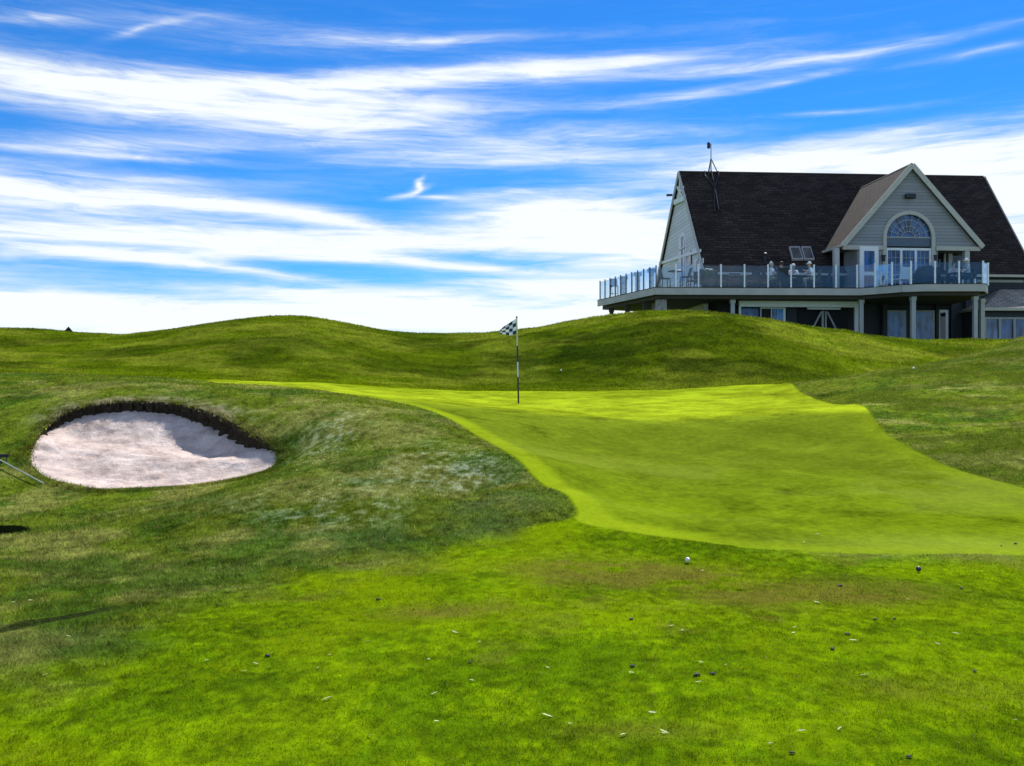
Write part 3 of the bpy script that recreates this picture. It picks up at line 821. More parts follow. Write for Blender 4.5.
# truss in the peak
tr = MB()
for (a, b, w_) in (((674.5, 202.5), (685.5, 197.5), .28), ((680, 180), (680.5, 200), .16), ((677.5, 187), (683, 197), .14), ((683.5, 187), (677.5, 200), .14)):
    A, B = pg(*a, GXP - .06), pg(*b, GXP - .06)
    tr.bar((GXP - .06 + random.uniform(-.02, .02), *A), (GXP - .06 + random.uniform(-.02, .02), *B), .1, w_)
tr.build('peak_truss', M['white_trim'], house)
A = pg(672.5, 195, GXP - .1); m = MB(); m.bar((GXP - .1, A[0], A[1]), (GXP - .45, A[0] + .1, A[1]), .12); m.build('roof_bracket', M['dark_timber'], house)
# arched window, narrow lamp-like dark window and trim board of the gable
def arch_pts(cy, z0, z1, hw, n=10, x=0.0):
    pts = [(x, cy - hw, z0), (x, cy + hw, z0), (x, cy + hw, z1)]
    pts += [(x, cy + hw * math.cos(math.pi * k / n), z1 + hw * 1.25 * math.sin(math.pi * k / n)) for k in range(1, n)]
    pts += [(x, cy - hw, z1)]
    return pts
ya, za = pg(682.5, 284, GXP); _, zt = pg(682.5, 249, GXP)
m = MB(); m.prism(arch_pts(ya, za, zt, .80, x=GXP - .03), (.06, 0, 0)); aw = m.build('arched_window', M['white_trim'], gable)
m = MB(); m.prism(arch_pts(ya, za + .1, zt, .62, x=GXP - .05), (.03, 0, 0)); m.build('pane', M['glass_pale'], aw)
m = MB(); m.bar((GXP - .075, ya, za + .1), (GXP - .075, ya, zt + .7), .05); m.bar((GXP - .08, ya - .62, zt), (GXP - .08, ya + .62, zt), .05); m.build('muntin', M['white_trim'], aw)
gable_bar(660, 263.5, 701, 250.5, .16, M['white_trim'], 'trim_board', gable)
y1, z1 = pg(690.5, 264, GXP); _, z2 = pg(690.5, 253, GXP)
m = MB(); m.prism(arch_pts(y1, z1, z2 - .12, .2, x=GXP - .04), (.06, 0, 0)); m.build('narrow_window', M['glass_dark'], gable)
for u in (696, 701.5):
    y1, z1 = pg(u, 287, GXP); _, z2 = pg(u, 259, GXP)
    m = MB(); m.box((GXP - .03, y1 - .36, z1), (GXP + .02, y1 + .36, z2)); wd = m.build('patio_door', M['white_trim'], gable)
    m = MB(); m.box((GXP - .05, y1 - .27, z1 + .15), (GXP - .034, y1 + .27, z2 - .12)); m.build('pane', M['glass_pale'], wd)

# --- front, back and right walls
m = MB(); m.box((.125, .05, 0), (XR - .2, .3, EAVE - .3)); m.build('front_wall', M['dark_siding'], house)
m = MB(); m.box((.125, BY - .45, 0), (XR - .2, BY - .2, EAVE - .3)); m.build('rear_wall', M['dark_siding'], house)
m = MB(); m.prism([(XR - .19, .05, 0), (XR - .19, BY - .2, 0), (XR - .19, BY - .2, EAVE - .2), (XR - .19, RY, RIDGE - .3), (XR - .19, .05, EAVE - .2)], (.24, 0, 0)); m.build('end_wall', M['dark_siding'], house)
xa, za = pl(826, 270, .03); xb, zb = pl(1040, 270, .03)
m = MB(); m.box((14.6, .0, EAVE - .86), (XR - .15, .045, EAVE - .72)); m.build('frieze_board', M['grey_trim'], house)

# --- front wing with its gable, roof and fan window
WY = -1.75                                    # plane of the wing's gable face
wl, we = pl(843, 243.5, WY); wr, _ = pl(981, 244, WY); wpx, wpz = pl(911.5, 163, WY)
wcx = wpx

bx0, bz0 = pl(878, 288, WY + .3)
def main_y(z): return RY - (RIDGE - z) / SL
wt = MB()
for sgn, xe in ((-1, wl - .0), (1, wr + .0)):
    yb_e, yb_p = main_y(we) + .25, main_y(wpz) + .3
    pts = [(xe, WY - .05, we), (wcx, WY - .05, wpz), (wcx, yb_p, wpz), (xe, yb_e, we)]
    n = Vector((sgn * (wpz - we) / abs(xe - wcx), 0, 1)).normalized()
    wt.prism(pts, -n * .14)
wroof = wt.build('wing_roof', M['roof_y'], house)
for sgn, xe in ((-1, wl), (1, wr)):
    m = MB(); m.bar((xe - sgn * -.06, WY - .10, we - .13), (wcx, WY - .10 - .004 * sgn, wpz - .12), .06, .26); m.build('rake_board', M['beige_trim'], wroof)
m = MB(); m.bar((wl - .06, WY, we - .10), (wl - .06, main_y(we) + .1, we - .10), .12, .13); m.build('gutter', M['beige_trim'], wroof)
m = MB(); m.bar((wr + .06, WY, we - .10), (wr + .06, main_y(we) + .1, we - .10), .12, .13); m.build('gutter', M['beige_trim'], wroof)
# gable face above the eave line, with an arched opening left for the window
fx, fz1 = pl(910, 247, WY); _, fz0 = pl(910, 288, WY); _, fzt = pl(910, 215, WY); fxl, _ = pl(887, 240, WY); fxr, _ = pl(933, 240, WY)
fcx = (fxl + fxr) / 2; fr_ = (fxr - fxl) / 2; _, fzs = pl(910, 237.5, WY)
gm = MB()
NA = 24
arc = [(fcx + fr_ * math.cos(math.pi * k / NA), fzs + fr_ * math.sin(math.pi * k / NA)) for k in range(NA + 1)]
yf = WY + .12
wl2, wr2, wz = wl + .1, wr - .1, we - .1
# left half, right half and the piece above, as strips following the arch
apex = (wcx, wpz - .2)
def edge_at(x):
    return wz + (apex[1] - wz) * (1 - abs(x - wcx) / ((wr2 - wcx) if x > wcx else (wcx - wl2)))
xs = sorted(set([a[0] for a in arc] + [wl2, wr2, wcx] + list(np.linspace(wl2, wr2, 13))))
def low_at(x):
    if x <= fcx - fr_ or x >= fcx + fr_: return wz
    return fzs + math.sqrt(max(0, fr_ ** 2 - (x - fcx) ** 2))
for x0, x1 in zip(xs[:-1], xs[1:]):
    if x1 - x0 < 1e-5: continue
    l0, l1 = low_at(x0 + 1e-6), low_at(x1 - 1e-6)
    u0, u1 = max(edge_at(x0), l0 + .001), max(edge_at(x1), l1 + .001)
    gm.prism([(x0, yf, l0), (x1, yf, l1), (x1, yf, u1), (x0, yf, u0)], (0, .2, 0))
gm.build('wing_gable', M['wing_siding'], house)
# bay under the gable, flush with it
b0x, _ = pl(858.5, 288, WY); b1x, _ = pl(939, 288, WY)
m = MB(); m.box((b0x, yf, DZ + .05), (fxl, yf + .2, wz)); m.build('bay_wall', M['wing_siding'], house)
m = MB(); m.box((fxr, yf, DZ + .05), (b1x, yf + .2, wz)); m.build('bay_wall', M['wing_siding'], house)
m = MB(); m.box((b0x, yf + .21, DZ + .05), (b0x + .15, .0, wz)); m.build('bay_return', M['wing_siding'], house)
m = MB(); m.box((b1x - .15, yf + .21, DZ + .05), (b1x, .0, wz)); m.build('bay_return', M['wing_siding'], house)
# soffit and beam of the two porches beside the bay
m = MB(); m.box((wl + .1, WY + .05, we - .22), (b0x - .01, .04, we - .15)); m.build('porch_soffit', M['soffit'], house)
m = MB(); m.box((fxr + .18, WY + .05, we - .22), (wr - .1, .04, we - .15)); m.build('porch_soffit', M['soffit'], house)
m = MB(); m.box((wl + .02, WY + .03, we - .30), (fxl - .2, WY + .115, we - .08)); m.build('porch_beam', M['beige_trim'], house)
m = MB(); m.box((fxr + .2, WY + .03, we - .30), (wr - .02, WY + .13, we - .08)); m.build('porch_beam', M['beige_trim'], house)
# fan window
fw = MB()
ro, ri = fr_ + .17, fr_ - .02
for k in range(NA):
    a0, a1 = math.pi * k / NA, math.pi * (k + 1) / NA
    q = [(fcx + r * math.cos(a), WY + .06, fzs + r * math.sin(a)) for r, a in ((ri, a0), (ro, a0), (ro, a1), (ri, a1))]
    fw.prism(q, (0, .1, 0))
fw.box((fcx - ro, WY + .06, DZ + .1), (fcx - ri, WY + .16, fzs)); fw.box((fcx + ri, WY + .06, DZ + .1), (fcx + ro, WY + .16, fzs))
fan = fw.build('fan_window', M['beige_trim'], house)
m = MB(); m.prism([(a[0], yf + .10, a[1]) for a in [(fcx + (fr_ - .01) * math.cos(math.pi * k / NA), fzs + (fr_ - .01) * math.sin(math.pi * k / NA)) for k in range(NA + 1)]], (0, .02, 0)); m.build('pane', M['glass_blue'], fan)
m = MB()
for rr, nseg in ((.28, 16), (.50, 24), (.76, 32)):
    pts = [(fcx + fr_ * rr * math.cos(math.pi * k / nseg), yf + .075, fzs + fr_ * rr * math.sin(math.pi * k / nseg)) for k in range(nseg + 1)]
    for a, b in zip(pts[:-1], pts[1:]): m.bar(a, b, .03, .035, up=(0, 1, 0))
for k in range(1, 9):
    a = math.pi * k / 9
    m.bar((fcx + fr_ * .28 * math.cos(a), yf + .072, fzs + fr_ * .28 * math.sin(a)), (fcx + fr_ * .98 * math.cos(a), yf + .072, fzs + fr_ * .98 * math.sin(a)), .025, .03, up=(0, 1, 0))
m.bar((fcx - fr_, yf + .07, fzs + .03), (fcx + fr_, yf + .07, fzs + .03), .04, .07)
m.build('muntins', M['grey_trim'], fan)
m = MB(); m.box((fxl + .02, yf + .06, fz1 + .06), (fxr - .02, yf + .16, fzs - .02)); m.build('spandrel_panel', M['spandrel'], fan)
# triple window under it
tw = MB()
_, tz1 = pl(910, 247.5, WY); tz0 = DZ + .1
tw.box((fxl + .01, yf + .03, tz1 - .13), (fxr - .01, yf + .15, tz1)); tw.box((fxl + .01, yf + .03, tz0), (fxr - .01, yf + .15, tz0 + .2))
w3 = (fxr - fxl) / 3
for k in range(4):
    xx = fxl + .06 + (fxr - fxl - .12) * k / 3
    tw.box((xx - .055, yf + .02, tz0 + .201), (xx + .055, yf + .14, tz1 - .131))
tri = tw.build('triple_window', M['white_trim'], house)
for k in range(3):
    x0 = fxl + .06 + (fxr - fxl - .12) * k / 3 + .056; x1 = fxl + .06 + (fxr - fxl - .12) * (k + 1) / 3 - .056
    m = MB(); m.box((x0, yf + .09, tz0 + .2), (x1, yf + .1, tz1 - .13)); m.build('pane', M['glass_blue'], tri)
    m = MB()
    for j in (1, 2): m.box((x0 + (x1 - x0) * j / 3 - .012, yf + .075, tz0 + .2), (x0 + (x1 - x0) * j / 3 + .012, yf + .088, tz1 - .13))
    for j in range(1, 5): m.box((x0, yf + .073, tz0 + .2 + (tz1 - .33 - tz0) * j / 5 - .012), (x1, yf + .086, tz0 + .2 + (tz1 - .33 - tz0) * j / 5 + .012))
    m.build('muntins', M['grey_trim'], tri)
# wall lamps and floodlight
for u in (884, 936):
    X, Z = pl(u, 258.5, WY)
    m = MB(); m.box((X - .07, yf - .14, Z - .14), (X + .07, yf - .003, Z + .14), .02); m.box((X - .1, yf - .17, Z + .141), (X + .1, yf, Z + .18)); m.build('wall_lamp', M['dark_metal'], house)
X0, Z0 = pl(905, 198.5, WY); X1, Z1 = pl(915, 194, WY)
m = MB(); m.box((X0, yf - .26, Z0), (X1, yf - .06, Z1), .03); m.bar(((X0 + X1) / 2, yf - .06, (Z0 + Z1) / 2), ((X0 + X1) / 2, yf, (Z0 + Z1) / 2), .1); m.build('floodlight', M['dark_metal'], house)
# left porch: half-glazed door, columns
X0, _ = pl(862, 270, WY); X1, _ = pl(877, 270, WY); _, Zt = pl(870, 248, WY)
Q = yf - .045                                # the door stands in the face of the bay
m = MB(); m.box((X0 - .1, Q - .05, DZ + .03), (X1 + .1, Q + .04, Zt + .1)); dr_ = m.build('door', M['white_trim'], house)
m = MB(); m.box((X0 + .13, Q - .07, DZ + 1.05), (X1 - .13, Q - .053, Zt - .15)); m.build('pane', M['glass_blue'], dr_)
m = MB(); m.box((X0 + .13, Q - .068, DZ + .2), (X1 - .13, Q - .053, DZ + .85), .01); m.build('door_panel', M['glass_pale'], dr_)
m = MB(); m.tube([(X1 - .06, Q - .05, DZ + .98), (X1 - .06, Q - .13, DZ + .98), (X1 - .18, Q - .13, DZ + .98)], .022); m.build('handle', M['dark_metal'], dr_)
for (u, w_) in ((836, .26), (966, .26), (853.5, .14), (949.5, .22), (944.5, .1)):
    X, _ = pl(u, 270, WY + .2); yy = WY + .2 if w_ > .24 else -.15
    if yy > -1: X, _ = pl(u, 270, yy)
    m = MB(); m.box((X - w_ / 2, yy - w_ / 2, DZ + .02), (X + w_ / 2, yy + w_ / 2, we - .24)); c = m.build('porch_column', M['column_paint'], house)
X0, _ = pl(937.5, 270, -.0); X1, _ = pl(943, 270, -.0)
m = MB(); m.box((X0, -.04, DZ + .03), (X1, .045, Zt)); m.build('dark_doorway', M['glass_dark'], house)
X0, _ = pl(952, 270, 0); X1, _ = pl(963, 270, 0)
m = MB(); m.box((X0, -.03, DZ + .9), (X1, .045, Zt - .1)); m.build('window', M['glass_dark'], house)

# --- lower storey behind the deck columns
LY = -.10
def lower(name, u0, v0, u1, v1, y, mat, th=.08, par=house, zmin=None):
    X0, Z0 = pl(u0, v1, y); X1, Z1 = pl(u1, v0, y)
    m = MB(); m.box((X0, y - th, Z0 if zmin is None else zmin), (X1, y, Z1)); return m.build(name, mat, par)
# framed patio bay standing out from the wall
BYY = -1.55
fx0, fzz = pl(738.5, 301, BYY); fx1, _ = pl(858, 301, BYY)
m = MB(); m.box((fx0, BYY - .12, fzz - .30), (fx1, BYY, fzz)); m.box((fx0, BYY - .12, 0), (fx0 + .1, BYY, fzz - .301)); m.box((fx1 - .22, BYY - .12, 0), (fx1, BYY, fzz - .301)); bay = m.build('patio_frame', M['white_trim'], house)
m = MB(); m.box((fx0 + .02, BYY + .001, fzz - .2), (fx1 - .02, .04, fzz - .1)); m.build('patio_ceiling', M['soffit'], house)
m = MB(); m.box((fx0 + .12, -.9, 0), (fx1 - .25, -.82, fzz - .21)); m.build('patio_wall', M['interior'], house)  # near-black panel, the shade inside the bay put into its colour
lower('patio_wall', 741, 305, 762, 345, -1.0, M['glass_blue'], zmin=0)
lower('patio_wall', 786, 305, 796, 345, -1.0, M['dark_siding'], zmin=0)
w_ = lower('patio_window', 760, 307, 785, 345, -1.2, M['white_trim'], zmin=0)
for a, b, mt in ((761.5, 771, 'interior'), (772, 777.5, 'glass_pale'), (778.2, 783.3, 'glass_pale')):
    X0, Z1 = pl(a, 308.6, -1.3); X1, _ = pl(b, 308.6, -1.3)
    m = MB(); m.box((X0, -1.30, .1), (X1, -1.282, Z1)); m.build('pane', M[mt], w_)
lower('light_strip', 807, 307.5, 840, 309.5, -1.3, M['white_trim'])
X, Zt_ = pl(823, 311, -1.2)
m = MB(); m.bar((X - .03, -1.2, 0), (X - .03, -1.2, Zt_), .1); m.bar((X + .14, -1.2, 0), (X + .14, -1.2, Zt_), .08)
m.bar((X - .12, -1.26, Zt_ - .05), (X - .62, -1.26, Zt_ - 1.0), .08); m.bar((X + .2, -1.26, Zt_ - .05), (X + .72, -1.26, Zt_ - 1.05), .08); m.build('timber_brace', M['grey_trim'], house)
# windows and doors to the right
for (u0, u1) in ((886.5, 905.5), (915, 934)):
    w_ = lower('window', u0, 310.5, u1, 345, LY, M['grey_trim'], zmin=0.1)
    X0, Z1 = pl(u0 + 1.2, 312, LY - .1); X1, _ = pl(u1 - 1.2, 312, LY - .1)
    m = MB(); m.box((X0, LY - .1, .25), (X1, LY - .083, Z1)); m.build('pane', M['glass_pale'], w_)
w_ = lower('side_door', 938.5, 310, 947.5, 345, LY, M['white_trim'], zmin=0)
X0, Z1 = pl(940.5, 312.5, LY - .1); X1, _ = pl(945.6, 312.5, LY - .1)
m = MB(); m.box((X0, LY - .1, .1), (X1, LY - .083, Z1)); m.build('pane', M['glass_dark'], w_)
for u, ww in ((883.5, .22), (936.5, .16), (951, .12), (966, .2)):
    X, Z = pl(u, 298, LY); m = MB(); m.box((X - ww / 2, LY - .14, 0), (X + ww / 2, LY, Z + .1)); m.build('pilaster', M['dark_siding'], house)

# ================================================================== raised deck round the house
DKZ = HZ + DZ
deck = empty('raised_deck', (HO[0], HO[1], HZ), 0, 'raised wraparound deck with glass railing carried on posts in front of the clubhouse', 'deck')
def dw(x, y, z=0.0): return Vector((x - HO[0], y - HO[1], z))
DK = [(4.97, 52.0), (7.15, 45.0), (17.55, 45.35), (18.15, 44.75), (18.95, 43.75), (19.9, 43.4), (22.75, 43.35), (23.55, 44.6)]
hx, hy = l2w(13.6, .02); hx2, hy2 = l2w(-.14, .05); hx3, hy3 = l2w(-.14, 6.2)
END = l2w(13.4, .03)
floor_poly = DK + [END, l2w(0, .03), l2w(-.15, 0.03), l2w(-.15, 7.0), (5.2, 53.2)]
m = MB(); m.prism([dw(*p, DZ - .12) for p in floor_poly], (0, 0, .12)); m.build('deck_floor', M['deck_board'], deck)
m = MB(); m.prism([dw(*p, DZ - .50) for p in [(5.25, 52.2), (7.35, 45.3), (17.6, 45.62), (18.3, 44.95), (19.1, 43.98), (19.95, 43.68), (22.6, 43.62), (23.25, 44.7), END, l2w(0, .03), l2w(-.15, .03), l2w(-.15, 7)]], (0, 0, .375)); m.build('deck_frame', M['dark_timber'], deck)
m = MB()
for a, b in zip(DK[:-1], DK[1:]):
    m.bar(dw(*a, DZ - .16), dw(*b, DZ - .16), .07, .34)
m.bar(dw(*DK[-1], DZ - .16), dw(*END, DZ - .16), .07, .34)
m.build('fascia', M['fascia'], deck)
m = MB()
for a, b in zip(DK[:-1], DK[1:]):
    m.bar(dw(*a, DZ + .03), dw(*b, DZ + .03), .09, .035)
m.build('deck_edge', M['dark_timber'], deck)
# columns
def u_on(u, Y): return ((u - CX) / F * Y, Y)
for (u, Y, ww, mt, nm) in ((611.5, 51.2, .22, 'dark_timber', 'timber_post'), (627.5, 49.3, .24, 'dark_timber', 'timber_post'), (645.5, 47.2, .26, 'dark_timber', 'timber_post'), (732.5, 45.75, .19, 'column_paint', 'column'), (861, 45.8, .19, 'column_paint', 'column'), (913, 44.1, .2, 'column_paint', 'column'), (975, 43.95, .19, 'column_paint', 'column'), (982, 45.3, .19, 'column_paint', 'column')):
    x, y = u_on(u, Y)
    m = MB(); c = dw(x, y)
    m.box((c.x - ww / 2, c.y - ww / 2, -.3), (c.x + ww / 2, c.y + ww / 2, DZ - .52))
    m.box((c.x - ww / 2 - .03, c.y - ww / 2 - .03, DZ - .70), (c.x + ww / 2 + .03, c.y + ww / 2 + .03, DZ - .515))
    m.build(nm, M[mt], deck)
x, y = u_on(661, 45.8); c = dw(x, y)
m = MB(); m.prism([(c.x - .32, c.y - .3, -.3), (c.x + .32, c.y - .3, -.3), (c.x + .24, c.y - .25, DZ - .52), (c.x - .24, c.y - .25, DZ - .52)], (0, .55, 0)); m.build('stone_pier', M['stone'], deck)
x, y = u_on(656.5, 47.6); c = dw(x, y); m = MB(); m.box((c.x - .2, c.y - .2, -.3), (c.x + .2, c.y + .2, DZ - .53)); m.build('stone_pier', M['stone'], deck)
# near-black block standing in for the shaded void behind the first columns
m = MB(); q = [l2w(.2, -1.0), l2w(4.2, -1.0), l2w(4.2, 0), l2w(.2, 0)]; m.prism([dw(*p, 0) for p in q], (0, 0, DZ - .52)); m.build('dark_void', M['interior'], deck)

# railing: posts and glass, each bay its own
def railing(path_posts, mat, h=1.12, w=.07, skip=False):
    prev = None
    for q, (x, y) in enumerate(path_posts):
        c = dw(x, y, DZ)
        m = MB() if not (skip and q == 0) else None
        if m: m.box((c.x - w / 2, c.y - w / 2, DZ + .02), (c.x + w / 2, c.y + w / 2, DZ + h), .006)
        if m: m.box((c.x - w * .62, c.y - w * .62, DZ + h + .001), (c.x + w * .62, c.y + w * .62, DZ + h + .025))
        if m: m.build('railing_post', mat, deck)
        if prev is not None:
            a, b = dw(*prev, 0), c.copy(); b.z = 0
            t = (b - a).normalized(); a2, b2 = a + t * (w / 2 + .02), b - t * (w / 2 + .02)
            n = Vector((-t.y, t.x, 0)) * .006
            g = MB(); g.prism([(a2 - n) + Vector((0, 0, DZ + .09)), (b2 - n) + Vector((0, 0, DZ + .09)), (b2 - n) + Vector((0, 0, DZ + h - .04)), (a2 - n) + Vector((0, 0, DZ + h - .04))], n * 2)
            g.build('glass_panel', M['rail_glass'], deck)
        prev = (x, y)
def lerp2(a, b, t): return (a[0] + (b[0] - a[0]) * t, a[1] + (b[1] - a[1]) * t)
A_, B_ = (5.08, 51.95), (7.22, 45.1)
railing([lerp2(A_, B_, k / 10) for k in range(11)], M['post_dark'], w=.06)
C_ = (17.5, 45.43)
us = [655.5, 676, 698.5, 721, 744.5, 768, 791, 814, 836, 857]
front = []
for u in us:
    k = (u - CX) / F                        # x = k*y on the line B_-C_
    s = (C_[1] - B_[1]) / (C_[0] - B_[0]); yv = (B_[1] - s * B_[0]) / (1 - s * k)
    front.append((k * yv, yv))
front[0] = B_
us2 = [(875, 44.75), (892, 43.86), (911, 43.47), (935, 43.46), (959, 43.44), (983, 43.42), (988, 44.1)]
front += [u_on(u, Y) for u, Y in us2]
railing(front[1:11], M['post_white'], 1.19, .07)
railing(front[10:], M['post_white'], 1.12, .07, True)
# first front bay joins the corner post
a, b = dw(*B_, 0), dw(*front[1], 0); t = (b - a).normalized(); n = Vector((-t.y, t.x, 0)) * .006
g = MB(); g.prism([(a + t * .06 - n) + Vector((0, 0, DZ + .09)), (b - t * .06 - n) + Vector((0, 0, DZ + .09)), (b - t * .06 - n) + Vector((0, 0, DZ + 1.03)), (a + t * .06 - n) + Vector((0, 0, DZ + 1.03))], n * 2); g.build('glass_panel', M['rail_glass'], deck)
railing([front[-1], lerp2(front[-1], END, .33), lerp2(front[-1], END, .66), lerp2(front[-1], END, .97)][1:], M['post_white'], w=.08)

# ================================================================== sunroom at the right edge
sr = empty('sunroom', (*l2w(14.2, -2.0), HZ), HROT, 'low glazed annex with pale hipped roof beside the clubhouse at the right edge', 'building')
ax0, az0 = pl(984, 308, -2.3); ax1, az1 = pl(1024, 289, -.4)
ax0 -= 14.2
W_ = 5.2
rt = MB()
ez = az0; tz = az1 - .02
p = [(ax0, -.3, ez), (ax0 + W_, -.3, ez), (ax0 + W_ - 1.6, 1.7, tz), (ax0 + 2.15, 1.7, tz)]
n = (Vector(p[1]) - Vector(p[0])).cross(Vector(p[2]) - Vector(p[0])).normalized()
rt.prism(p, -n * .1)
p = [(ax0, -.3, ez), (ax0 + 2.15, 1.7, tz), (ax0 + 2.15, 3.5, tz), (ax0, 4.6, ez)]
n = (Vector(p[1]) - Vector(p[0])).cross(Vector(p[2]) - Vector(p[0])).normalized()
if n.z < 0: n = -n
rt.prism(p, -n * .1)
p = [(ax0 + 2.15, 1.7, tz), (ax0 + W_ - 1.6, 1.7, tz), (ax0 + W_ - 1.6, 3.5, tz), (ax0 + 2.15, 3.5, tz)]
rt.prism(p, (0, 0, -.1))
srf = rt.build('roof', M['roof_annex'], sr)
m = MB(); m.bar((ax0, -.33, ez - .06), (ax0 + W_, -.33, ez - .06), .08, .14); m.build('gutter', M['beige_trim'], srf)
m = MB(); m.box((ax0 + .2, .0, 0), (ax0 + W_ - .2, .15, .35)); m.box((ax0 + .2, .0, ez - .45), (ax0 + W_ - .2, .15, ez - .1)); m.build('wall', M['dark_siding'], sr)
m = MB(); m.box((ax0 + .2, .16, 0), (ax0 + .35, 4.2, ez - .1)); m.build('side_wall', M['dark_siding'], sr)
m = MB(); m.box((ax0 + .36, 4.05, 0), (ax0 + W_ - .2, 4.2, ez - .1)); m.build('rear_wall', M['interior'], sr)
nw = 6
for k in range(nw):
    x0 = ax0 + .22 + (W_ - .44) * k / nw; x1 = ax0 + .22 + (W_ - .44) * (k + 1) / nw
    m = MB(); m.box((x0, -.03, .35), (x0 + .08, .12, ez - .45)); m.box((x1 - .03, -.03, .35), (x1, .12, ez - .45)); m.box((x0 + .081, -.02, ez - .55), (x1 - .031, .11, ez - .451)); f_ = m.build('window', M['grey_trim'], sr)
    m = MB(); m.box((x0 + .08, .05, .35), (x1 - .03, .06, ez - .55)); m.build('pane', M['glass_blue' if k % 3 else 'glass_pale'], f_)

# ================================================================== mast on the ridge
mx_, mz_ = pl(711, 172, RY)
base_w = l2w(mx_, RY)
mast = empty('weather_mast', (base_w[0], base_w[1], HZ + RIDGE), HROT, 'thin braced metal mast with a dark cup sensor standing on the roof ridge', 'mast')
m = MB(); m.tube([(0, 0, -.05), (0, 0, 1.62)], [.045, .036], 10); m.build('pole', M['pale_metal'], mast)
for k in range(3):
    a = 2 * math.pi * k / 3 + math.pi / 2 + .25
    m = MB(); m.tube([(.42 * math.cos(a), .42 * math.sin(a), -.55 * abs(math.sin(a)) - .02), (0.02 * math.cos(a), .02 * math.sin(a), .72)], .03, 8); m.build('brace', M['dark_metal'], mast)
m = MB(); m.lathe([(.02, 0), (.05, .02), (.05, .05), (.02, .07)], 10, (0, 0, .68)); m.build('clamp', M['dark_metal'], mast)
m = MB(); m.tube([(.05, 0, 1.6), (-.14, 0, 1.6)], .022, 8); m.lathe([(.07, 1.36), (.095, 1.4), (.095, 1.68), (.06, 1.72)], 12, (-.14, 0, 0)); m.build('sensor', M['dark_metal'], mast)
# stand fixed to the front slope under the ridge: a diamond of struts and two feet
def sl_pt(x, drop): return Vector((x, -drop / SL - .06, -drop + .05))
for pts in ([(-.40, .05), (-.46, .35), (-.12, 1.15)], [(.40, .05), (.36, .35), (-.06, 1.15)], [(0, .0), (-.09, 1.2)], [(-.12, 1.2), (-.50, 2.9)], [(-.08, 1.2), (-.22, 2.75)]):
    m = MB(); m.tube([sl_pt(*q) for q in pts], .036, 8); m.build('stand_strut', M['dark_metal'], mast)
# ================================================================== people
def skin_mesh(name, joints, bones, levels=1):
    names = list(joints)
    me = bpy.data.meshes.new(name + '_cage')
    me.from_pydata([joints[k][0] for k in names], [(names.index(a), names.index(b)) for a, b in bones], [])
    o = bpy.data.objects.new(name + '_cage', me); COL.objects.link(o)
    md = o.modifiers.new('skin', 'SKIN'); md.use_smooth_shade = True
    for i, k in enumerate(names):
        r = joints[k][1]; r = r if isinstance(r, tuple) else (r, r)
        o.data.skin_vertices[0].data[i].radius = r
        o.data.skin_vertices[0].data[i].use_root = (i == 0)
    sb = o.modifiers.new('sub', 'SUBSURF'); sb.levels = levels; sb.render_levels = levels
    bpy.context.view_layer.update()
    dg = bpy.context.evaluated_depsgraph_get()
    out = bpy.data.meshes.new_from_object(o.evaluated_get(dg)); out.name = name
    bpy.data.objects.remove(o); bpy.data.meshes.remove(me)
    out.materials.clear()
    return out

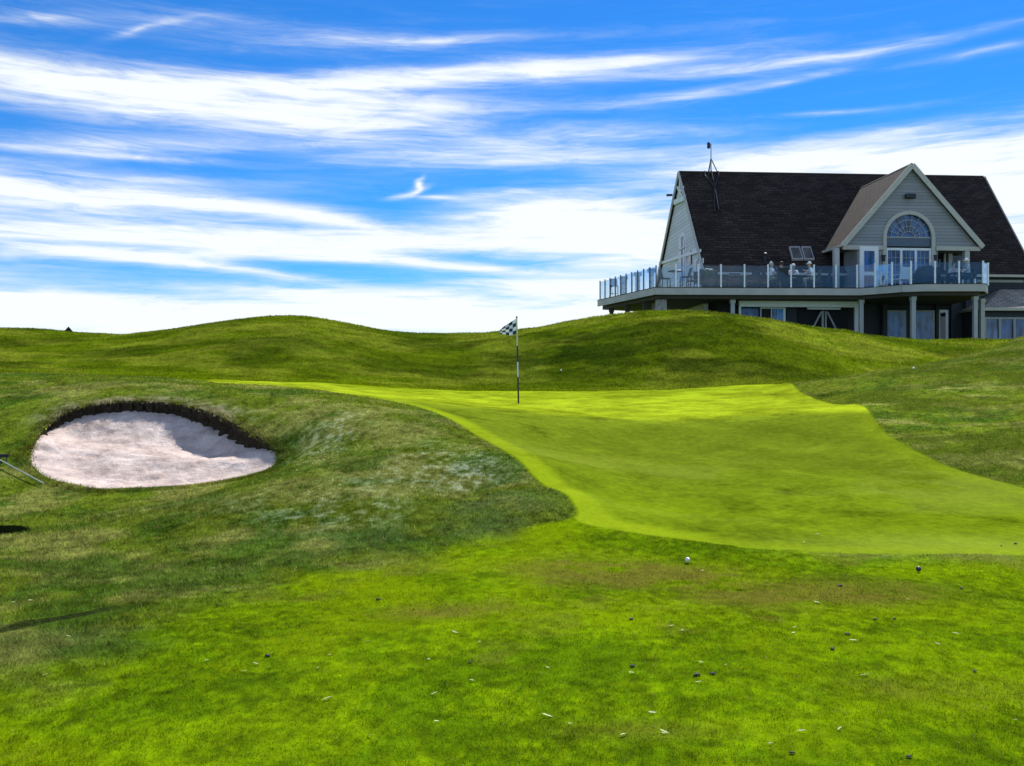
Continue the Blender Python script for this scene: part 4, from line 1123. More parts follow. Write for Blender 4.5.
def seated_person(loc, rz, label, shirt, trousers, hair, cap=None, lean=0.0, arm=0.0, turn=0.0):
    p = empty('person', loc, rz, label, 'person', 'people sitting on the deck')
    L_ = lean
    J = {'pelvis': ((0, 0, .56), (.15, .11)), 'belly': ((0, .02 + L_ * .3, .74), (.135, .10)), 'chest': ((0, .03 + L_ * .7, .95), (.15, .105)),
         'neck': ((0, .04 + L_, 1.12), .052), 'jaw': ((turn * .02, .07 + L_ * 1.05, 1.20), (.062, .075)), 'brow': ((turn * .02, .065 + L_ * 1.1, 1.29), (.072, .092)), 'crown': ((turn * .02, .055 + L_ * 1.1, 1.355), (.05, .06)),
         'nose': ((turn * .05, .175 + L_ * 1.1, 1.245), .012)}
    B = [('pelvis', 'belly'), ('belly', 'chest'), ('chest', 'neck'), ('neck', 'jaw'), ('jaw', 'brow'), ('brow', 'crown'), ('brow', 'nose')]
    for s, t in ((-1, 'l'), (1, 'r')):
        a = arm if s > 0 else 0
        J['ear' + t] = ((s * .085, .05 + L_ * 1.05, 1.25), .014); B.append(('jaw', 'ear' + t))
        J['hip' + t] = ((s * .10, .06, .55), .085); J['knee' + t] = ((s * .13, .46, .54), .062); J['ankle' + t] = ((s * .12, .44 + s * .06, .09), .04); J['toe' + t] = ((s * .13, .60 + s * .06, .045), .034)
        B += [('pelvis', 'hip' + t), ('hip' + t, 'knee' + t), ('knee' + t, 'ankle' + t), ('ankle' + t, 'toe' + t)]
        J['shoulder' + t] = ((s * .19, .03 + L_ * .8, 1.03), .062); J['elbow' + t] = ((s * (.26 + a * .05), .12 + L_ * .7, .80 + a * .25), .044); J['wrist' + t] = ((s * .17, .34 + L_ * .4, .82 + a * .3), .03); J['palm' + t] = ((s * .155, .41 + L_ * .4, .825 + a * .33), (.035, .018))
        B += [('chest', 'shoulder' + t), ('shoulder' + t, 'elbow' + t), ('elbow' + t, 'wrist' + t), ('wrist' + t, 'palm' + t)]
        for f in range(4):
            J[f'f{f}{t}'] = ((s * (.125 + .02 * f), .475 + L_ * .4 - .012 * abs(f - 1.4), .815 + a * .36), .0085); B.append(('palm' + t, f'f{f}{t}'))
        J['thumb' + t] = ((s * .105, .42 + L_ * .4, .84 + a * .33), .009); B.append(('palm' + t, 'thumb' + t))
    body = link('body', skin_mesh('body', J, B), M['skin'], p, True)
    k2 = ['pelvis', 'belly', 'chest'] + [a + t for t in 'lr' for a in ('shoulder', 'elbow')]
    Js = {}
    for k in ('belly', 'chest', 'pelvis'):
        q, r = J[k]; Js[k] = ((q[0], q[1], q[2] + (.02 if k == 'pelvis' else 0)), (r[0] + .018, r[1] + .018))
    Js['collar'] = ((0, .035 + L_ * .9, 1.085), .075)
    Bs = [('belly', 'pelvis'), ('belly', 'chest'), ('chest', 'collar')]
    for t in 'lr':
        s, e = J['shoulder' + t], J['elbow' + t]
        Js['s' + t] = (s[0], .078); Js['e' + t] = (tuple(np.array(s[0]) * .15 + np.array(e[0]) * .85), .062); Bs += [('chest', 's' + t), ('s' + t, 'e' + t)]
    link('shirt', skin_mesh('shirt', Js, Bs), shirt, p, True)
    Jt = {'pelvis': ((0, .0, .575), (.162, .125))}; Bt = []
    for t in 'lr':
        for k, r in (('hip', .1), ('knee', .078), ('ankle', .056)):
            q = J[k + t][0]; Jt[k + t] = ((q[0], q[1], q[2] + (.03 if k == 'ankle' else 0)), r)
        Bt += [('pelvis', 'hip' + t), ('hip' + t, 'knee' + t), ('knee' + t, 'ankle' + t)]
    link('trousers', skin_mesh('trousers', Jt, Bt), trousers, p, True)
    m = MB(); hc = (turn * .02, .045 + L_ * 1.1, 0)
    if cap is None:
        m.lathe([(.088, 1.25), (.098, 1.30), (.092, 1.36), (.07, 1.40), (.03, 1.425)], 14, (hc[0], hc[1] - .012, 0)); m.build('hair', hair, p, True)
    else:
        m.lathe([(.098, 1.31), (.10, 1.34), (.09, 1.39), (.06, 1.42), (.02, 1.435)], 14, hc)
        m.prism([(-.075 + hc[0], .12 + L_ * 1.1, 1.315), (.075 + hc[0], .12 + L_ * 1.1, 1.315), (.06 + hc[0], .225 + L_ * 1.1, 1.305), (-.06 + hc[0], .225 + L_ * 1.1, 1.305)], (0, 0, .012)); m.build('cap', cap, p, True)
    for s in (-1, 1):
        m = MB(); m.prism([(s * .13 - .045, .36 + s * .06, .0), (s * .13 + .045, .36 + s * .06, .0), (s * .13 + .05, .56 + s * .06, .0), (s * .13, .65 + s * .06, 0), (s * .13 - .05, .56 + s * .06, .0)], (0, 0, .085)); m.build('shoe', M['pot'], p)
    return p

# ================================================================== deck furniture
DKW = HZ + DZ
def dk(u, Y, z=0.0): return ((u - CX) / F * Y, Y, DKW + z)

def make_chair(name, mat, h_seat=.45, h_back=.92, arms=True, w=.54, leg_mat=None):
    t = empty(name)
    lm = leg_mat or mat
    m = MB(); m.box((-w/2, -w/2, h_seat - .05), (w/2, w/2, h_seat), .012); m.build('seat', mat, t)
    m = MB(); m.prism([(-w/2, -w/2 + .02, h_seat + .003), (w/2, -w/2 + .02, h_seat + .003), (w/2 - .03, -w/2 - .09, h_back), (-w/2 + .03, -w/2 - .09, h_back)], (0, .045, 0)); m.build('backrest', mat, t)
    for sx in (-1, 1):
        for sy in (-1, 1):
            m = MB(); m.bar((sx * (w/2 - .025), sy * (w/2 - .025), h_seat - .05), (sx * (w/2 + .01), sy * (w/2 + .01), 0), .036); m.build('leg', lm, t)
    if arms:
        for sx in (-1, 1):
            m = MB(); m.bar((sx * (w/2 + .02), -w/2 - .02, h_seat + .2), (sx * (w/2 + .02), w/2 - .02, h_seat + .2), .05, .03); m.bar((sx * (w/2 + .02), w/2 - .05, h_seat + .185), (sx * (w/2 + .02), w/2 - .05, h_seat - .02), .035); m.build('armrest', mat, t)
    if h_seat > .6:
        for a, b in (((-w/2, w/2, .25), (w/2, w/2, .25)), ((-w/2, -w/2, .3), (w/2, -w/2, .3))):
            m = MB(); m.bar(a, b, .03); m.build('footrest', lm, t)
    return t
def put(o, label, cat, group, u, Y, rz, z=0.0, first=[]):
    o.location = dk(u, Y, z); o.rotation_euler = (0, 0, rz); tag(o, label, cat, group); return o

bar0 = make_chair('bar_chair', M['wicker'], .72, 1.15, False, .44, M['dark_metal'])
put(bar0, 'tall dark bar chair on the deck left of the high table', 'chair', 'bar chairs at the high table', 665, 46.9, R(-80))
put(copy_tree(bar0), 'tall dark bar chair between the high table and the dark wicker armchairs', 'chair', 'bar chairs at the high table', 685.5, 46.2, R(95))
put(copy_tree(bar0), 'ladder-like dark bar chair alone at the far end of the side railing', 'chair', 'bar chairs at the high table', 614, 50.6, R(180))
t = empty('high_table', dk(675, 46.5), 0, 'round dark high table between two bar chairs near the gable wall', 'table')
m = MB(); m.lathe([(.36, 1.0), (.38, 1.01), (.38, 1.04), (.36, 1.05)], 24); m.build('tabletop', M['dark_metal'], t)
m = MB(); m.lathe([(.24, 0), (.24, .03), (.05, .05), (.04, .995)], 16); m.build('pedestal', M['pale_metal'], t)

wk0 = make_chair('wicker_chair', M['wicker'], .46, 1.04, True, .6)
GW = 'dark wicker chairs on the deck'
first = True
for (u, Y, rz, lab) in (
    (694, 45.75, 100, 'dark wicker armchair closest to the bar chairs, by the railing corner'),
    (702, 46.5, 200, 'dark wicker armchair with its back to the shrub tub'),
    (722, 46.2, -85, 'dark wicker armchair on the gable side of the table set with plates'),
    (750, 46.2, 92, 'dark wicker armchair on the skylight side of the table set with plates'),
    (736, 47.2, 178, 'dark wicker armchair against the wall behind the table set with plates'),
    (761, 46.9, -60, 'dark empty wicker armchair behind the first person in white'),
    (770, 45.75, -88, 'dark wicker chair under the person in white nearest the plate table'),
    (781.5, 45.65, -5, 'dark wicker chair under the person in a dark shirt'),
    (793, 46.6, 178, 'dark wicker chair under the person in white at the table\'s far side'),
    (813, 45.8, 88, 'dark wicker chair under the person in white reaching over the table'),
    (823, 46.7, 60, 'dark empty wicker armchair beside the tall porch column'),
    (940.5, 45.3, -70, 'dark wicker armchair next to the covered grill'),
    (968.5, 44.6, 80, 'dark wicker chair under the person at the deck\'s rounded end'),
    (953.5, 45.9, 170, 'dark wicker chair under the person in grey by the house wall'),
):
    o = wk0 if first else copy_tree(wk0); first = False
    put(o, lab, 'chair', GW, u, Y, R(rz))

def make_table(name, label, u, Y, w=.9, l=.9):
    t = empty(name, dk(u, Y), HROT, label, 'table', 'dining tables on the deck')
    m = MB(); m.box((-l/2, -w/2, .70), (l/2, w/2, .735), .008); m.build('tabletop', M['dark_metal'], t)
    for sx in (-1, 1):
        for sy in (-1, 1):
            m = MB(); m.box((sx * (l/2 - .06) - .025, sy * (w/2 - .06) - .025, 0), (sx * (l/2 - .06) + .025, sy * (w/2 - .06) + .025, .699)); m.build('leg', M['dark_metal'], t)
    return t
make_table('dining_table', 'dark dining table laid with pale plates behind the glass railing', 736, 46.2, .85, 1.0)
make_table('dining_table', 'dark dining table with the group of people round it', 790, 46.0, .8, 1.15)
make_table('dining_table', 'small dark table between the two people at the rounded deck end', 957, 44.9, .7, .7)
pm = MB(); pm.lathe([(.06, 0), (.13, .012), (.135, .02), (.125, .02), (.05, .008)], 20); p0 = pm.build('plate', M['plastic_white'])
for i, (u, Y, lab) in enumerate(((731, 45.95, 'pale plate on the table edge nearer the gable'), (741, 46.05, 'pale plate on the table edge nearer the people'), (790, 45.8, 'pale plate on the table in front of the group'))):
    o = p0 if i == 0 else copy_tree(p0); o.location = dk(u, Y, .736); tag(o, lab, 'plate', 'plates on the deck tables')
# tub, planters, plastic chair, grill
t = empty('planter_tub', dk(708, 45.85), 0, 'big dark round tub with clipped shrub behind the glass railing', 'planter')
m = MB(); m.lathe([(.28, 0), (.36, .6), (.39, .62), (.39, .66), (.33, .66), (.32, .6)], 20); m.build('tub', M['pot'], t)
bmv = bmesh.new(); bmesh.ops.create_icosphere(bmv, subdivisions=3, radius=.33)
for v in bmv.verts:
    k = vnoise(np.array([v.co.x * 14 + v.co.z * 9]), np.array([v.co.y * 14 + 3]), 91)[0]
    v.co *= .8 + .4 * k; v.co.z = v.co.z * .8 + .82
me = bpy.data.meshes.new('shrub'); bmv.to_mesh(me); bmv.free(); link('shrub', me, M['leaf'], t)
def make_planter():
    t = empty('tall_planter')
    m = MB(); m.prism([(-.12, -.12, 0), (.12, -.12, 0), (.12, .12, 0), (-.12, .12, 0)], (0, 0, 1.0)); m.build('pedestal', M['pot'], t)
    m = MB(); m.prism([(-.2, -.2, 1.001), (.2, -.2, 1.001), (.2, .2, 1.001), (-.2, .2, 1.001)], (0, 0, .17)); m.build('box', M['pot'], t)
    return t
pz = make_planter()
for i, (u, Y, lab) in enumerate(((622, 50.1, 'dark square planter on pedestal farthest along the side railing'), (636, 48.3, 'dark square planter on pedestal midway along the side railing'), (650, 46.7, 'dark square planter on pedestal nearest the railing\'s front corner'))):
    o = pz if i == 0 else copy_tree(pz); o.location = dk(u + 1.5, Y); tag(o, lab, 'planter', 'planters along the side railing')
pc = make_chair('plastic_chair', M['plastic_white'], .44, 1.0, True, .58)
put(pc, 'white plastic armchair with its back to the railing below the fan window', 'chair', None, 901, 44.9, R(15))
t = empty('barbecue_grill', dk(926, 45.0), 0, 'bulky barbecue under a dark cover in front of the triple window', 'grill')
m = MB(); m.prism([(-.48, -.3, .08), (.48, -.3, .08), (.46, -.3, .78), (.34, -.28, 1.02), (.1, -.26, 1.12), (-.2, -.26, 1.1), (-.4, -.28, .95), (-.5, -.3, .7)], (0, .55, 0)); bmesh.ops.bevel(m.bm, geom=m.bm.edges[:], offset=.03, segments=2, affect='EDGES'); m.build('cover', M['cover'], t, True)
for sx in (-1, 1):
    m = MB(); m.tube([(sx * .36 - .03, 0, .075), (sx * .36 + .03, 0, .075)], .075, 14); m.build('wheel', M['dark_metal'], t)

seated_person(dk(770, 45.75), R(-88), 'seated person in a white shirt nearest the table with plates', M['shirt_white'], M['trouser_tan'], M['hair_grey'], lean=.02)
seated_person(dk(781.5, 45.65), R(-5), 'seated person in a dark shirt with back to the railing', M['shirt_dark'], M['trouser_dark'], M['hair_dark'])
seated_person(dk(793, 46.6), R(178), 'seated person in white facing the railing from behind the table', M['shirt_white'], M['trouser_dark'], M['hair_dark'], M['cap_white'])
seated_person(dk(813, 45.8), R(88), 'seated person in white leaning over the table with one arm raised', M['shirt_white'], M['trouser_tan'], M['hair_grey'], M['cap_white'], lean=.12, arm=.6)
seated_person(dk(968.5, 44.6), R(80), 'seated person in pale top and cap at the rounded deck end', M['shirt_grey'], M['trouser_dark'], M['hair_grey'], M['cap_white'], lean=.04, arm=.3)
seated_person(dk(953.5, 45.9), R(170), 'seated person in grey beside the house wall facing the railing', M['shirt_grey'], M['trouser_dark'], M['hair_dark'])

# ================================================================== flagstick on the green
fx_, fy_, fz_ = hit(518.5, 403.5)
fl = empty('flagstick', (fx_, fy_, float(ground_z([fx_], [fy_])[0])), 0, 'striped golf flagstick with navy and white chequered flag on the green', 'flag')
fl.rotation_euler = (0, R(-1.2), 0)
PXM = fy_ / F
HT = (403.5 - 318) * PXM
sec = [(403.5, 377, 'navy_paint'), (377, 362, 'pale_metal'), (362, 346, 'navy_paint'), (346, 318, 'pole_yellow')]
M['navy_paint'] = plain('navy_paint', (.012, .018, .02), .5); M['pole_yellow'] = plain('pole_yellow', (.55, .55, .36), .45, vary=.05)
M['cup'] = plain('cup', (.5, .5, .5), .5)
for a, b, mt in sec:
    m = MB(); r_ = .021 if mt != 'pole_yellow' else .017
    m.tube([(0, 0, (403.5 - a) * PXM - (.05 if a > 400 else 0)), (0, 0, (403.5 - b) * PXM - .0008)], r_, 12); m.build('pole_section', M[mt], fl)
m = MB(); m.lathe([(.02, HT), (.024, HT + .02), (.012, HT + .045)], 10); m.build('finial', M['navy_paint'], fl)
def checks():
    m, nt, b = new_mat('chequered_cloth'); N, L = nt.nodes, nt.links
    uv = N.new('ShaderNodeUVMap'); uv.uv_map = 'cloth'
    c = N.new('ShaderNodeTexChecker'); c.inputs['Scale'].default_value = 5
    c.inputs['Color1'].default_value = (.010, .022, .05, 1); c.inputs['Color2'].default_value = (.36, .43, .48, 1)
    L.new(uv.outputs[0], c.inputs['Vector'])
    b.inputs['Roughness'].default_value = .8
    tl = N.new('ShaderNodeBsdfTranslucent'); L.new(c.outputs['Color'], tl.inputs['Color']); L.new(c.outputs['Color'], b.inputs['Base Color'])
    mx = N.new('ShaderNodeMixShader'); mx.inputs[0].default_value = .3; L.new(b.outputs[0], mx.inputs[1]); L.new(tl.outputs[0], mx.inputs[2]); L.new(mx.outputs[0], N['Material Output'].inputs['Surface'])
    return m
n_s, n_t = 26, 16
vsx = []; uvs = []
for j in range(n_t + 1):
    for i in range(n_s + 1):
        s_, t_ = i / n_s, j / n_t
        top = HT - .02 - .29 * s_ ** 1.1; bot = HT - .40 - .03 * math.sin(s_ * 5) - .01 * s_
        z = top + (bot - top) * t_
        vsx.append((-.018 - .45 * s_, .10 * math.sin(s_ * 7.5 + t_ * 2.2) * s_ + .16 * s_ * t_, z)); uvs.append((s_ * 1.0, t_ * .8))
fcs = [(j * (n_s + 1) + i, j * (n_s + 1) + i + 1, (j + 1) * (n_s + 1) + i + 1, (j + 1) * (n_s + 1) + i) for j in range(n_t) for i in range(n_s)]
me = bpy.data.meshes.new('flag_cloth'); me.from_pydata(vsx, [], fcs)
ul = me.uv_layers.new(name='cloth')
for lp in me.loops: ul.data[lp.index].uv = uvs[lp.vertex_index]
link('flag_cloth', me, checks(), fl, True)

# ================================================================== rake beside the bunker
a_ = np.array(hit(-6, 461)); b_ = np.array(hit(44, 487.5))
rk = empty('bunker_rake', (a_[0], a_[1], a_[2]), 0, 'pale-handled bunker rake lying in the rough beside the sand', 'rake')
M['rake_handle'] = plain('rake_handle', (.34, .37, .27), .4, vary=.1)
dv = Vector(b_ - a_)
pts = [Vector((0, 0, .06))] + [Vector((dv.x * k, dv.y * k, float(ground_z([a_[0] + dv.x * k], [a_[1] + dv.y * k])[0]) - a_[2] + .055)) for k in (.25, .5, .75, 1)]
m = MB(); m.tube([pts[0], Vector((dv.x, dv.y, dv.z + .05))], .011, 10); m.build('handle', M['rake_handle'], rk)
dn = Vector((dv.x, dv.y, 0)).normalized(); sd_ = Vector((-dn.y, dn.x, 0))
hb = MB(); hb.bar(-sd_ * .02 + Vector((-.1, 0, .075)), Vector((.2, .05, .075)), .06, .05); hb.bar(Vector((-.4, -.03, .075)), Vector((-.1, 0, .075)), .06, .05); hb.build('head', M['dark_metal'], rk)
for k in range(7):
    c = Vector((-.36 + .09 * k, -.02 + .008 * k, .06)); m = MB(); m.tube([c, c + Vector((.01, -.03, -.07))], .008, 6); m.build('tine', M['dark_metal'], rk)

# ================================================================== balls and scraps on the turf
bm_ = bmesh.new(); bmesh.ops.create_uvsphere(bm_, u_segments=20, v_segments=12, radius=.0225); me = bpy.data.meshes.new('golf_ball'); bm_.to_mesh(me); bm_.free()
M['ball_dark'] = plain('ball_dark', (.02, .02, .03), .4)
def on_ground(o, u, v, dz):
    x, y, z = hit(u, v); o.location = (x, y, float(ground_z([x], [y])[0]) + dz); return o
gb = link('golf_ball', me, M['ball_white'], smooth=True); on_ground(gb, 687.5, 563.5, .030); tag(gb, 'white golf ball on the fairway beside the brown worn patch', 'golf ball')
for (u, v, lab) in ((561, 372, 'white golf ball on the bank behind the flagstick'), (913.5, 370.5, 'white golf ball on the bank below the clubhouse columns')):
    o = gb.copy(); COL.objects.link(o); on_ground(o, u, v, .06); tag(o, lab, 'golf ball'); o.scale = (1.3,) * 3
me2 = me.copy(); me2.materials.clear(); o = link('dark_ball', me2, M['ball_dark'], smooth=True); on_ground(o, 918.5, 572.5, .028); tag(o, 'small dark ball on the fairway below the green', 'ball')

M['pale_leaf'] = plain('pale_leaf', (.40, .46, .17), .7, vary=.2, scale=30); M['clod'] = plain('clod', (.018, .02, .014), .9, vary=.4, scale=30)
lm_ = MB()
L0 = [(-.020, 0, .006), (-.010, .006, .010), (.008, .008, .014), (.022, .001, .008), (.010, -.008, .012), (-.009, -.007, .009)]
lm_.prism(L0, (0.001, 0, .0025)); leaf0 = lm_.build('fallen_leaf', M['pale_leaf'])
Z6 = [(267,95),(443,98),(405,122),(520,122),(300,232),(612,310),(698,283),(30,358),(62,370),(378,362),(375,378),(543,400),(832,380),(780,408),(793,447),(108,517),(575,500),(397,655),(310,690),(10,662),(120,203),(440,292),(115,463),(185,470),(1000,625),(505,652)]
Z5 = [(165,468),(72,500),(43,533),(312,512),(416,563),(325,597),(65,608),(330,663),(170,700),(598,650),(655,670),(783,697),(882,690),(803,545),(897,431),(928,440),(375,445),(435,470),(853,643),(600,533),(930,380)]
Z4 = [(650,367),(782,662),(825,670),(747,685),(632,650),(138,695),(210,575),(40,475),(93,470),(582,403),(230,652)]
leaves = [(660 + a / 2.813, 500 + b / 2.813) for a, b in Z6] + [(300 + a / 2.425, 450 + b / 2.425) for a, b in Z5] + [(a / 3.063, 450 + b / 3.063) for a, b in Z4]
big = {(397,655),(310,690),(793,447)}
for i, (u, v) in enumerate(leaves):
    o = leaf0 if i == 0 else leaf0.copy()
    if i: COL.objects.link(o)
    on_ground(o, u, v, .007); o.rotation_euler = (random.uniform(-.35, .35), random.uniform(-.35, .35), random.uniform(-.7, .7)); s_ = random.uniform(.55, 1.0) * (1.0 if v > 600 else 1.15)
    o.scale = (s_ * random.uniform(.8, 1.5), s_ * .8, s_ * .5); tag(o, 'small pale dry leaf lying flat on the mown turf', 'leaf', 'pale leaves scattered on the turf')
cb_ = bmesh.new(); bmesh.ops.create_icosphere(cb_, subdivisions=2, radius=.02)
for v in cb_.verts:
    k = vnoise(np.array([v.co.x * 160 + v.co.z * 90]), np.array([v.co.y * 160 + 30]), 95)[0]; v.co *= .6 + .7 * k; v.co.z *= .6; v.co.x *= 1.4
me = bpy.data.meshes.new('soil_clod'); cb_.to_mesh(me); cb_.free(); clod0 = link('soil_clod', me, M['clod'])
D6 = [(507,243),(605,338),(660,336),(527,381),(485,422),(108,496),(148,494),(885,484),(372,718),(848,250),(960,130),(1000,125),(700,727)]
D5 = [(190,364),(803,413),(960,550),(413,517),(806,526)]
D4 = [(668,477),(820,636)]
for i, (u, v) in enumerate([(660 + a / 2.813, 500 + b / 2.813) for a, b in D6] + [(300 + a / 2.425, 450 + b / 2.425) for a, b in D5] + [(a / 3.063, 450 + b / 3.063) for a, b in D4]):
    o = clod0 if i == 0 else clod0.copy()
    if i: COL.objects.link(o)
    on_ground(o, u, v, .008); o.rotation_euler = (0, 0, random.uniform(0, 6)); s_ = random.uniform(.45, .8) * (.85 if v > 620 else 1.1); o.scale = (s_ * 1.2, s_, s_ * .7)
    tag(o, 'small dark clod of soil on the mown turf', 'clod', 'dark clods scattered on the turf')

# ================================================================== far barn whose gable tip shows over the crest
bxw = (68.5 - CX) / F * 100; gz0 = float(ground_z([bxw], [100])[0]); apz = EYE + (CY - 326.6) / F * 100 - gz0
bn = empty('barn', (bxw, 100, gz0), R(26), 'dark gabled roof tip of a distant barn just showing over the left hill', 'barn')
m = MB(); m.prism([(-3.6, 0, -.5), (3.6, 0, -.5), (3.6, 0, apz - 4.6), (0, 0, apz - .25), (-3.6, 0, apz - 4.6)], (0, 2.2, 0)); m.build('wall', M['dark_timber'], bn)
m = MB()
for s in (-1, 1): m.prism([(0, -.4, apz), (s * 4.0, -.4, apz - 4.95), (s * 4.0, -.4, apz - 5.15), (0, -.4, apz - .22)], (0, 2.8, 0))
m.build('roof', M['roof_y'], bn)
# ------------------------------------------------------------------ exposure and daylight
EXPOSURE = 0.6
SUN_STR = 4.8
SKY_STR = 0.10
SKY_TINT = (.12, .51, .93)
CLOUD = (6.4, 6.75, 6.9)
# ------------------------------------------------------------------ sky
SUN_AZ, SUN_EL = 26.0, 46.0      # degrees to the right of the view direction, above the horizon
w = bpy.data.worlds.new('World'); sc.world = w; w.use_nodes = True
nt = w.node_tree; N, L = nt.nodes, nt.links
bg = N['Background']
sky = N.new('ShaderNodeTexSky'); sky.sky_type = 'NISHITA'; sky.sun_disc = False
sky.sun_elevation = R(SUN_EL); sky.sun_rotation = R(SUN_AZ)
sky.air_density = 1.0; sky.dust_density = .0; sky.ozone_density = 3.0
def mnode(op, a, b=None, c=None, clamp=False):
    n = N.new('ShaderNodeMath'); n.operation = op; n.use_clamp = clamp
    for i, v in enumerate((a, b, c)):
        if v is None: continue
        if isinstance(v, (int, float)): n.inputs[i].default_value = v
        else: L.new(v, n.inputs[i])
    return n.outputs[0]
tc = N.new('ShaderNodeTexCoord'); sx = N.new('ShaderNodeSeparateXYZ'); L.new(tc.outputs['Generated'], sx.inputs[0])
az = mnode('ARCTAN2', sx.outputs['X'], sx.outputs['Y'])
el = mnode('ARCSINE', sx.outputs['Z'])
cbn = N.new('ShaderNodeCombineXYZ'); L.new(az, cbn.inputs[0]); L.new(el, cbn.inputs[1])
ang = cbn.outputs[0]
def ae(u, v):
    x, z = (u - CX) / F, (CY - v) / F
    return math.atan2(x, 1), math.atan2(z, math.hypot(x, 1))
def noise(vec, scale, detail, rough=.55, dist=0.0, loc=(0, 0, 0), rot=0.0):
    mp = N.new('ShaderNodeMapping'); mp.inputs['Scale'].default_value = scale; mp.inputs['Location'].default_value = loc; mp.inputs['Rotation'].default_value = (0, 0, rot)
    L.new(vec, mp.inputs['Vector'])
    n = N.new('ShaderNodeTexNoise'); n.inputs['Scale'].default_value = 1; n.inputs['Detail'].default_value = detail; n.inputs['Roughness'].default_value = rough; n.inputs['Distortion'].default_value = dist
    L.new(mp.outputs[0], n.inputs['Vector'])
    return n
# wind-drawn warp of the angle coordinates
wn = noise(ang, (3.5, 11, 1), 4)
wv = N.new('ShaderNodeVectorMath'); wv.operation = 'SUBTRACT'; wv.inputs[1].default_value = (.5, .5, .5); L.new(wn.outputs['Color'], wv.inputs[0])
wm = N.new('ShaderNodeVectorMath'); wm.operation = 'MULTIPLY'; wm.inputs[1].default_value = (.12, .014, 0); L.new(wv.outputs[0], wm.inputs[0])
wa = N.new('ShaderNodeVectorMath'); wa.operation = 'ADD'; L.new(ang, wa.inputs[0]); L.new(wm.outputs[0], wa.inputs[1])
warp = wa.outputs[0]
# (u, v, half length, half thickness, tilt in degrees up to the right, strength)
bands = [
 (80,80,330,27,-1,1.15),(330,84,260,15,4,.85),(560,70,260,14,2,.85),(820,58,240,8,2,.75),(980,51,90,6,2,.5),
 (420,105,240,26,2,.5),(700,93,140,7,5,.6),(790,82,80,5,6,.5),(850,109,90,4,-1,.6),(250,118,240,20,1,.5),(300,132,330,30,0,.22),
 (110,145,120,11,3,.75),(120,156,140,5,1,.5),(470,150,260,24,2,.5),(620,135,150,12,0,.45),(560,160,200,10,2,.5),
 (50,196,180,20,-3,1.0),(230,205,150,13,-4,1.15),(310,216,80,8,-8,.9),(180,180,160,10,0,.5),
 (120,236,340,20,0,1.05),(430,240,280,18,2,.95),(400,194,26,4,16,.9),(412,187,16,3,38,.8),(425,199,30,3,-3,.5),(520,212,110,20,2,1.0),(600,222,150,34,4,1.1),(500,195,120,6,3,.5),
 (740,165,180,16,2,.8),(880,158,220,24,1,1.0),(990,190,220,60,0,1.3),(650,250,130,24,0,1.1),
 (350,258,220,8,-3,.8),(200,268,240,7,-5,.85),(110,256,160,6,2,.6),(470,268,90,6,-3,.7),
 (120,318,320,20,0,1.3),(60,300,120,9,0,.9),(420,318,320,22,0,1.3),(330,296,160,8,-2,.7),(570,288,110,16,0,.9),(800,300,520,36,0,1.3),
 (170,24,280,24,3,.24),(430,44,220,16,3,.22),(700,30,200,14,2,.12),(60,18,90,8,8,.35),(150,30,40,6,30,.4),(345,38,80,9,-4,.4),(200,12,60,5,0,.2),(430,42,120,6,3,.35),(900,130,140,10,2,.35),
 (-300,150,300,40,2,.8),(-350,280,400,50,0,1.0),(1400,200,380,70,0,1.0),
]
acc = None
for (u, v, hl, ht, tilt, k) in bands:
    a, e = ae(u, v)
    s = math.cos(a)**2
    mp = N.new('ShaderNodeMapping'); mp.vector_type = 'TEXTURE'
    mp.inputs['Location'].default_value = (a, e, 0); mp.inputs['Rotation'].default_value = (0, 0, R(tilt)); mp.inputs['Scale'].default_value = (hl * 1.5 / F, ht * 1.5 / F, 1)
    L.new(warp, mp.inputs['Vector'])
    gr = N.new('ShaderNodeTexGradient'); gr.gradient_type = 'QUADRATIC_SPHERE'
    L.new(mp.outputs[0], gr.inputs['Vector'])
    acc = mnode('MULTIPLY', gr.outputs['Fac'], k * 1.35) if acc is None else mnode('MULTIPLY_ADD', gr.outputs['Fac'], k * 1.35, acc)
# unseen cloud outside the view, added for ambient and neutral fill
gen = noise(warp, (2.2, 6, 1), 6)
hi = mnode('MULTIPLY', mnode('SUBTRACT', gen.outputs['Fac'], .40), 3.0, clamp=True)
out_front = mnode('MULTIPLY', mnode('SUBTRACT', mnode('ABSOLUTE', az), .72), 3.0, clamp=True)
above = mnode('MULTIPLY', mnode('SUBTRACT', el, .47), 5.0, clamp=True)
acc = mnode('MULTIPLY_ADD', hi, mnode('MULTIPLY', mnode('MAXIMUM', out_front, above), 1.1), acc)
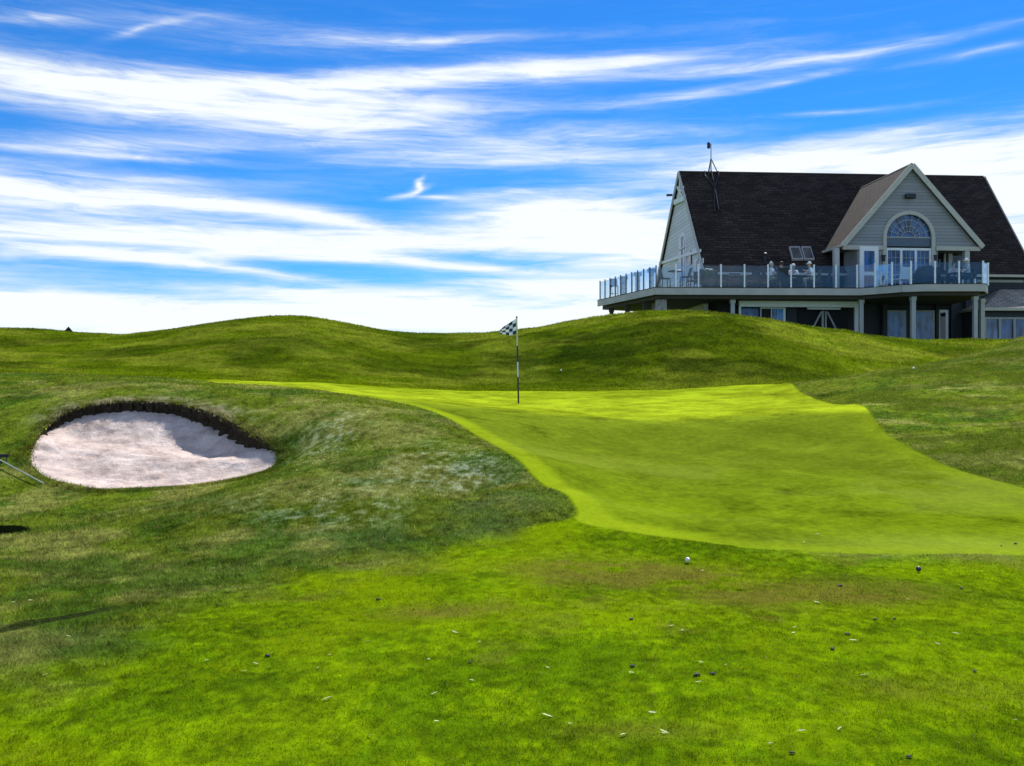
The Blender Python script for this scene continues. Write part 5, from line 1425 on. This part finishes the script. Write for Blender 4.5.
# fibres
fib = noise(warp, (4.5, 62, 1), 10, .66, .6, rot=R(2))
fib2 = noise(warp, (11, 90, 1), 8, .66, .8, loc=(3, 1, 0), rot=R(-5))
fs = mnode('ADD', mnode('MULTIPLY', fib.outputs['Fac'], .6), mnode('MULTIPLY', fib2.outputs['Fac'], .4))
mod = mnode('MULTIPLY_ADD', mnode('SUBTRACT', fs, .5), 3.4, .95)
dens = mnode('MULTIPLY', acc, mod)
thin = mnode('MULTIPLY', mnode('SUBTRACT', fs, .46), .8, clamp=True)
dens = mnode('ADD', dens, thin)
haze_ = mnode('MULTIPLY', mnode('SUBTRACT', .30, el), .7, clamp=True)
dens = mnode('ADD', dens, haze_)
mr = N.new('ShaderNodeMapRange'); mr.interpolation_type = 'SMOOTHSTEP'; mr.inputs[1].default_value = .0; mr.inputs[2].default_value = 1.45
L.new(dens, mr.inputs[0])
# deeper blue than the raw model, as the photograph's sky
tint = N.new('ShaderNodeVectorMath'); tint.operation = 'MULTIPLY'; tint.inputs[1].default_value = SKY_TINT
L.new(sky.outputs[0], tint.inputs[0])
mixc = N.new('ShaderNodeMix'); mixc.data_type = 'RGBA'
L.new(mr.outputs[0], mixc.inputs['Factor']); L.new(tint.outputs[0], mixc.inputs[6]); mixc.inputs[7].default_value = (*CLOUD, 1)
# unseen clouds outside the view brightened as fill light for the shaded front
lit = N.new('ShaderNodeVectorMath'); lit.operation = 'SCALE'; lit.inputs[0].default_value = CLOUD
L.new(mnode('MULTIPLY_ADD', out_front, .6, 1.0), lit.inputs['Scale']); L.new(lit.outputs[0], mixc.inputs[7])
L.new(mixc.outputs[2], bg.inputs['Color']); bg.inputs['Strength'].default_value = SKY_STR

sl = bpy.data.lights.new('sun', 'SUN'); sl.energy = SUN_STR; sl.angle = R(.53); sl.color = (1.0, .955, .89)
so = bpy.data.objects.new('sun', sl); COL.objects.link(so)
d = Vector((math.sin(R(SUN_AZ)) * math.cos(R(SUN_EL)), math.cos(R(SUN_AZ)) * math.cos(R(SUN_EL)), math.sin(R(SUN_EL))))
so.rotation_euler = d.to_track_quat('Z', 'Y').to_euler(); so.location = d * 60

cam = bpy.data.cameras.new('camera'); co_ = bpy.data.objects.new('camera', cam); COL.objects.link(co_)
co_.location = (0, 0, EYE); co_.rotation_euler = (R(90), 0, 0)
cam.sensor_width = 36; cam.lens = F / 1024 * 36; cam.clip_end = 5000; cam.clip_start = .05
sc.camera = co_
vs = sc.view_settings
vs.view_transform = 'Standard'; vs.look = 'None'; vs.exposure = EXPOSURE; vs.gamma = 1; vs.use_curve_mapping = False
sc.cycles.use_denoising = True
sc.cycles.max_bounces = 6; sc.cycles.transparent_max_bounces = 16
